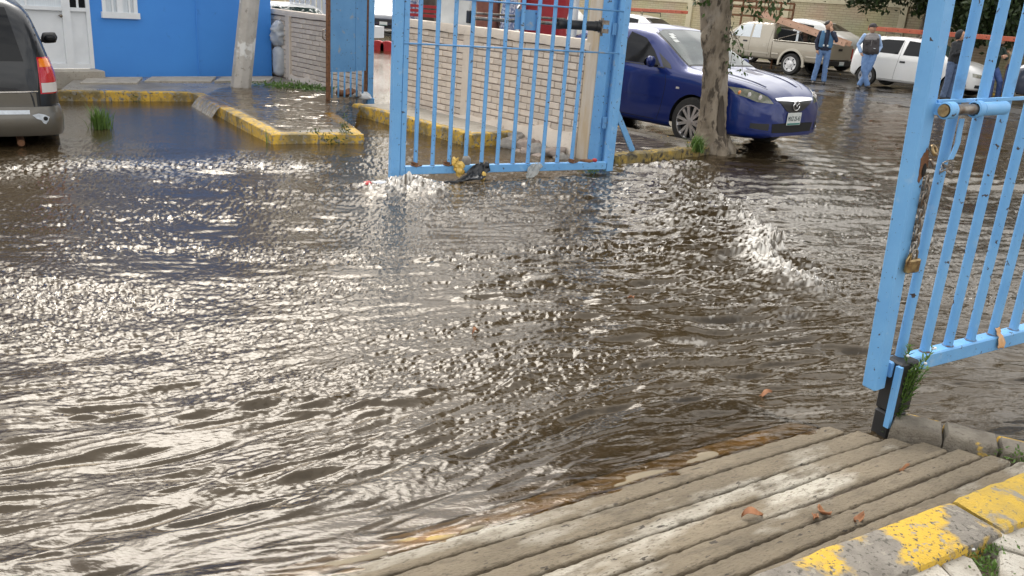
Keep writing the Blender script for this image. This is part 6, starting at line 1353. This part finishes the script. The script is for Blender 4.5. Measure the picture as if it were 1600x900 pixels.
def head(o, c, yaw, pitch=0, hair=True, cap=None, hood=None, beard=False):
    """returns builder for the head shape plus its children; c = centre of head; faces local +X turned by yaw"""
    Rm = Matrix.Rotation(yaw, 3, 'Z') @ Matrix.Rotation(pitch, 3, 'Y'); c = Vector(c); T = lambda p: c+Rm @ Vector(p)
    g = G(); g.ell(c, (.104, .084, .124), 16, 12, Rm); g.ell(T((.030, 0, -.062)), (.060, .058, .058), 14, 10, Rm); g.ell(T((.100, 0, -.008)), (.022, .015, .026), 8, 6, Rm)
    for s in (1, -1): g.ell(T((-.008, s*.080, -.008)), (.020, .010, .030), 8, 6, Rm); g.ell(T((.072, s*.036, -.028)), (.024, .024, .022), 8, 6, Rm)
    kids = []
    for s in (1, -1): e = G(); e.ell(T((.0885, s*.032, .010)), (.008, .014, .008), 8, 6, Rm); kids.append(('eye', e, 'hair')); e = G(); e.ell(T((.090, s*.033, .032)), (.008, .022, .005), 8, 6, Rm); kids.append(('eyebrow', e, 'hair'))
    e = G(); e.ell(T((.086, 0, -.066)), (.008, .026, .006), 8, 6, Rm); kids.append(('mouth', e, 'rust'))
    if beard: e = G(); e.ell(T((.045, 0, -.082)), (.056, .058, .044), 12, 8, Rm); kids.append(('beard', e, 'hair'))
    if hair: e = G(); e.ell(T((-.026, 0, .042)), (.098, .089, .092), 16, 10, Rm); kids.append(('hair', e, 'hair'))
    if cap:
        e = G(); e.ell(T((-.004, 0, .058)), (.108, .092, .082), 16, 10, Rm); e.ell(T((.105, 0, .052)), (.075, .075, .012), 14, 6, Rm); kids.append(('cap', e, cap))
    if hood: e = G(); e.ell(T((-.028, 0, .012)), (.112, .105, .135), 16, 12, Rm); kids.append(('hood', e, hood))
    return g, kids
def person(label, loc, yaw, J, top, bottom, headyaw=0, headpitch=0, hands=True, extra=None, hkw={}, torso_w=1.0, group=None):
    """J: joint positions (metres, x forward, y left, z up): pelvis, chest, neck, headc, and per side shoulder/elbow/wrist, hip/knee/ankle"""
    o = thing('person', label, 'person', loc, yaw, group)
    g, kids = head(o, J['head'], headyaw, headpitch, **hkw)
    capsule(g, [Vector(J['neck'])-Vector((0, 0, .07)), Vector(J['neck'])+Vector((0, 0, .02)), Vector(J['head'])-Vector((0, 0, .06))], [.070, .058, .060]); capsule(g, [J['pelvis'], J['chest'], J['neck']], [(.13, .09), (.15, .10), (.07, .06)])
    for s in 'LR':
        capsule(g, [J['sh'+s], J['el'+s], J['wr'+s]], [.045, .038, .027]); capsule(g, [J['hp'+s], J['kn'+s], J['an'+s]], [.075, .052, .038]); capsule(g, [J['an'+s], Vector(J['an'+s])+Vector((.02, 0, -.03))], [.032, .025])
        if hands: hd, pn = J.get('hd'+s), J.get('pn'+s); d = Vector(hd) if hd else (Vector(J['wr'+s])-Vector(J['el'+s])); hand(g, J['wr'+s], d, pn or ((0, -1 if s == 'L' else 1, 0)), .8)
    b = fuse(g.make('body', M['skin'], o), .0095, 2)
    for nm, e, mt in kids: e.make(nm, M[mt], o, smooth=True)
    # trousers
    g = G(); capsule(g, [Vector(J['pelvis'])+Vector((0, 0, .10)), J['pelvis'], (Vector(J['hpL'])+Vector(J['hpR']))/2-Vector((0, 0, .03))], [(.165*torso_w, .125*torso_w), (.172*torso_w, .130*torso_w), (.13, .12)])
    for s in 'LR':
        a, k, e = Vector(J['hp'+s]), Vector(J['kn'+s]), Vector(J['an'+s]); capsule(g, [a, a.lerp(k, .5), k, k.lerp(e, .5), e.lerp(k, .02)], [.098*torso_w, .092*torso_w, .074, .072, .074])
    t = g.make('trousers', M[bottom], o); fuse(t, .013, 3); tx = bpy.data.textures.new('folds', 'CLOUDS'); tx.noise_scale = .06; d = t.modifiers.new('d', 'DISPLACE'); d.texture = tx; d.strength = .022; d.mid_level = .5
    for s in 'LR':
        e = Vector(J['an'+s]); g = G(); fdv = Vector(J.get('ft'+s, (1, 0, -.12))).normalized(); capsule(g, [e+Vector((-.03, 0, -.045)), e+fdv*.07+Vector((0, 0, -.050)), e+fdv*.17+Vector((0, 0, -.052))], [(.045, .045), (.048, .042), (.040, .032)]); fuse(g.make('shoe', M['shoe'], o), .012, 2)
    # upper garment
    g = G(); pe, c_, nk = Vector(J['pelvis']), Vector(J['chest']), Vector(J['neck']); capsule(g, [pe+Vector((0, 0, .02 if top != 'shirt_blue' else .11)), pe.lerp(c_, .5), c_, c_.lerp(nk, .55), nk-Vector((0, 0, .01))], [(.185*torso_w, .142*torso_w), (.182*torso_w, .140*torso_w), (.195, .138), (.150, .11), (.075, .072)])
    for s in 'LR': a, k, e = Vector(J['sh'+s]), Vector(J['el'+s]), Vector(J['wr'+s]); capsule(g, [a, a.lerp(k, .5), k, k.lerp(e, .55), k.lerp(e, .97)], [.064, .062, .056, .052, .044])
    u = g.make('jacket' if top != 'shirt_blue' else 'shirt', M[top], o); fuse(u, .012, 3); d = u.modifiers.new('d', 'DISPLACE'); d.texture = tx; d.strength = .018; d.mid_level = .5
    if extra: extra(o, J)
    return o
def stand(w=.20, lean=0):
    J = dict(pelvis=(0, 0, .95), chest=(.01, 0, 1.27), neck=(0, 0, 1.46), head=(.02, 0, 1.60))
    for s, k in (('L', 1), ('R', -1)):
        J['sh'+s] = (0, k*.170, 1.40); J['el'+s] = (-.03, k*.25, 1.13); J['wr'+s] = (.06, k*.235, .90); J['hp'+s] = (0, k*.095, .92); J['kn'+s] = (.02, k*(.10+w*.05), .50); J['an'+s] = (-.01, k*(.10+w*.2), .09)
    return J
def face(loc): return math.atan2(-loc[1], -loc[0])
# 1: blue jacket, hand at his chin, looking to the right
l1 = P(1278, 131, 0.0); J = stand(.22); J.update(elR=(.03, -.25, 1.13), wrR=(.07, -.20, .93), elL=(.14, .27, 1.20), wrL=(.15, .09, 1.43), hdL=(-.02, -.2, 1), pnL=(-1, -.3, 0))
def jk(o, J):
    for s in (1, -1):
        g = G(); capsule(g, [(.085, s*.115, 1.42), (.115, s*.12, 1.25), (.115, s*.12, 1.02)], [(.055, .045), (.07, .05), (.07, .045)]); fuse(g.make('jacket_panel', M['teal'], o), .012, 3)
        g = G(); g.box((.150, s*.055, 1.055), (.02, .045, .05)); g.make('reflective_patch', M['reflect'], o, bevel=.006); g = G(); g.box((.118, s*.075, 1.43), (.02, .04, .06)); g.make('collar_tip', M['reflect'], o, bevel=.006)
person('man in a navy and blue jacket standing with a hand at his chin', (l1[0], l1[1], .012), face(l1)+.1, J, 'navy', 'denim', .95, 0, True, jk)
# 2: cap, dark vest over a pale shirt, leaning on the white hatchback with ankles crossed
l2 = P(1346, 138, 0.0); J = stand(.0); J.update(pelvis=(-.02, .05, .93), chest=(-.10, .02, 1.27), neck=(-.12, 0, 1.47), head=(-.09, -.01, 1.615), shL=(-.13, .18, 1.41), shR=(-.11, -.175, 1.41), elL=(-.20, .31, 1.14), elR=(-.15, -.29, 1.14), wrL=(-.06, .22, .94), wrR=(-.02, -.20, .95), hpL=(-.02, .13, .91), hpR=(-.02, -.05, .91), knL=(.14, .06, .50), knR=(.14, -.06, .50), anL=(.16, -.10, .09), anR=(.24, .10, .10), ftL=(1, -.3, -.1), ftR=(1, .35, .1))
def vest(o, J):
    g = G(); pe, c_, nk = Vector(J['pelvis']), Vector(J['chest']), Vector(J['neck']); capsule(g, [pe+Vector((0, 0, .06)), pe.lerp(c_, .5), c_, c_.lerp(nk, .45), c_.lerp(nk, .70)], [(.222, .180), (.220, .180), (.225, .170), (.215, .140), (.150, .105)]); v = fuse(g.make('vest', M['vest'], o), .012, 3)
    g = G(); capsule(g, [c_.lerp(nk, .18)+Vector((.0, -.001, 0)), c_.lerp(nk, .28)], [(.216, .170), (.204, .163)]); fuse(g.make('vest_band', M['vest_grey'], v), .012, 2)
    g = G(); capsule(g, [c_.lerp(nk, .36), c_.lerp(nk, .62)], [(.226, .156), (.200, .130)]); fuse(g.make('vest_yoke', M['vest_grey'], v), .012, 2); g = G(); g.box((.092, .005, 1.17), (.03, .012, .36)); g.make('vest_zip', M['vest_grey'], v)
    for (y, z) in ((.10, 1.03), (-.09, 1.03), (.10, 1.24), (-.09, 1.22)): g = G(); g.box((.112-(z-1.03)*.25, y, z), (.05, .10, .11)); g.make('vest_pocket', M['vest'], v, bevel=.015)
    g = G(); g.box((.10, .10, 1.085), (.055, .07, .02)); g.make('pocket_tape', M['reflect'], v)
person('man in a cap and dark vest leaning on the white hatchback, ankles crossed', (l2[0], l2[1], .012), face(l2)+.15, J, 'shirt_blue', 'denim', .5, 0, True, vest, dict(cap='vest'), 1.1)
# 3: hooded jacket, arms folded, seen between the gate bars
l3 = P(1476, 157, 0.0); J = stand(.05); J.update(elL=(.10, .24, 1.14), wrL=(.21, .02, 1.18), elR=(.10, -.24, 1.14), wrR=(.20, -.02, 1.22))
person('person in a charcoal hooded jacket with folded arms beside the white hatchback', (l3[0], l3[1], .012), face(l3)+1.0, J, 'char', 'denim_dark', .1, 0, True, None, dict(hood='char'))
# 4: dark green jacket, half sitting against the bonnet
l4 = P(1546, 157, 0.0); J = stand(.1); J.update(pelvis=(-.16, 0, .86), chest=(-.14, 0, 1.20), neck=(-.10, 0, 1.40), head=(-.06, 0, 1.54), shL=(-.12, .19, 1.34), shR=(-.12, -.19, 1.34), elL=(.0, .26, 1.10), elR=(.0, -.26, 1.10), wrL=(.14, .08, 1.12), wrR=(.14, -.08, 1.15), hpL=(-.15, .10, .84), hpR=(-.15, -.10, .84), knL=(.12, .13, .50), knR=(.12, -.13, .50), anL=(.16, .15, .09), anR=(.16, -.15, .09))
person('bearded person in a dark green jacket half sitting against a car', (l4[0]-.05, l4[1], .012), face(l4)+.75, J, 'green', 'denim_blue', .3, .1, True, None, dict(beard=True))
# 5: tan jacket and cap, behind the others
l5 = P(1572, 152, 0.0); J = stand(.1); J.update(elL=(.10, .26, 1.16), wrL=(.22, .14, 1.22))
person('person in a tan jacket and pale cap behind the bearded one', (l5[0]+.15, l5[1]+.35, .012), face(l5)-1.2, J, 'tan', 'denim_blue', 0, 0, True, None, dict(cap='tan'))
# ------------------------------------------------------------------ water lying on the pavements
def film(name, poly, z, amp, parent, seed):
    poly = np.array(poly); x0, y0 = poly.min(0); x1, y1 = poly.max(0); st_ = .022; nx, ny = int((x1-x0)/st_)+1, int((y1-y0)/st_)+1; X, Y = np.meshgrid(np.linspace(x0, x1, nx), np.linspace(y0, y1, ny))
    ins = np.zeros(X.shape, bool); n = len(poly)
    for i in range(n):
        a, b = poly[i], poly[(i+1) % n]; c = ((a[1] > Y) != (b[1] > Y)) & (X < (b[0]-a[0])*(Y-a[1])/(b[1]-a[1]+1e-12)+a[0]); ins ^= c
    Z = z+amp*samp(T_rip, X*.8, Y*.8)+amp*.5*samp(T_chop, X, Y); V = np.stack([X, Y, Z], -1).reshape(-1, 3)
    i0 = (np.arange(ny-1)[:, None]*nx+np.arange(nx-1)[None, :]); k = ins[:-1, :-1] & ins[1:, :-1] & ins[:-1, 1:] & ins[1:, 1:]; i0 = i0[k]; F = np.stack([i0, i0+1, i0+nx+1, i0+nx], 1)
    return link(name, npmesh(name, V, F, True), M['film'], parent)
film('standing_water', [P(a, b, SZ)[:2] for a, b in ((322, 148), (345, 137), (420, 130), (500, 146), (575, 157), (560, 178), (556, 200), (440, 204), (400, 186), (352, 160))], SZ+.012, .0042, isl, 1)
film('standing_water', [tuple(wq(-.06, .3)), tuple(wq(-.06, 1.5)), tuple(wq(1.6, 1.7)), tuple(wq(1.6, .5))], .106, .0035, sp, 2)
# water spilling over the island kerb
ka, kb = E1, E2; kdv = (kb-ka)/np.linalg.norm(kb-ka); kout = np.array([kdv[1], -kdv[0]])
if kout @ (np.array([-4.5, 9.0])-ka) < 0: kout = -kout
rs = []; s0, s1_ = .42, 1.45
for i in range(41):
    s = s0+(s1_-s0)*i/40; row = []
    for j in range(12):
        t = j/11; o_ = -.16+.26*t+.03*t*t; zz = SZ+.014-(.15*max(0, (t-.52)/.48)**1.6)+.006*math.sin(i*.9+t*5)+random.uniform(-.003, .003); q = ka+kdv*s+kout*(o_+.008*math.sin(i*1.7)); row.append((q[0], q[1], zz))
    rs.append(row)
g = G(); g.rings(rs, cap=False, closed=False); me = g.mesh('spilling_water', True, fix=False); at = me.attributes.new('foam', 'FLOAT', 'POINT'); at.data.foreach_set('value', np.array([.5*max(0, (j-5)/6)*(.4+.6*random.random()) for i in range(41) for j in range(12)], np.float32)); link('spilling_water', me, M['film'], isl)
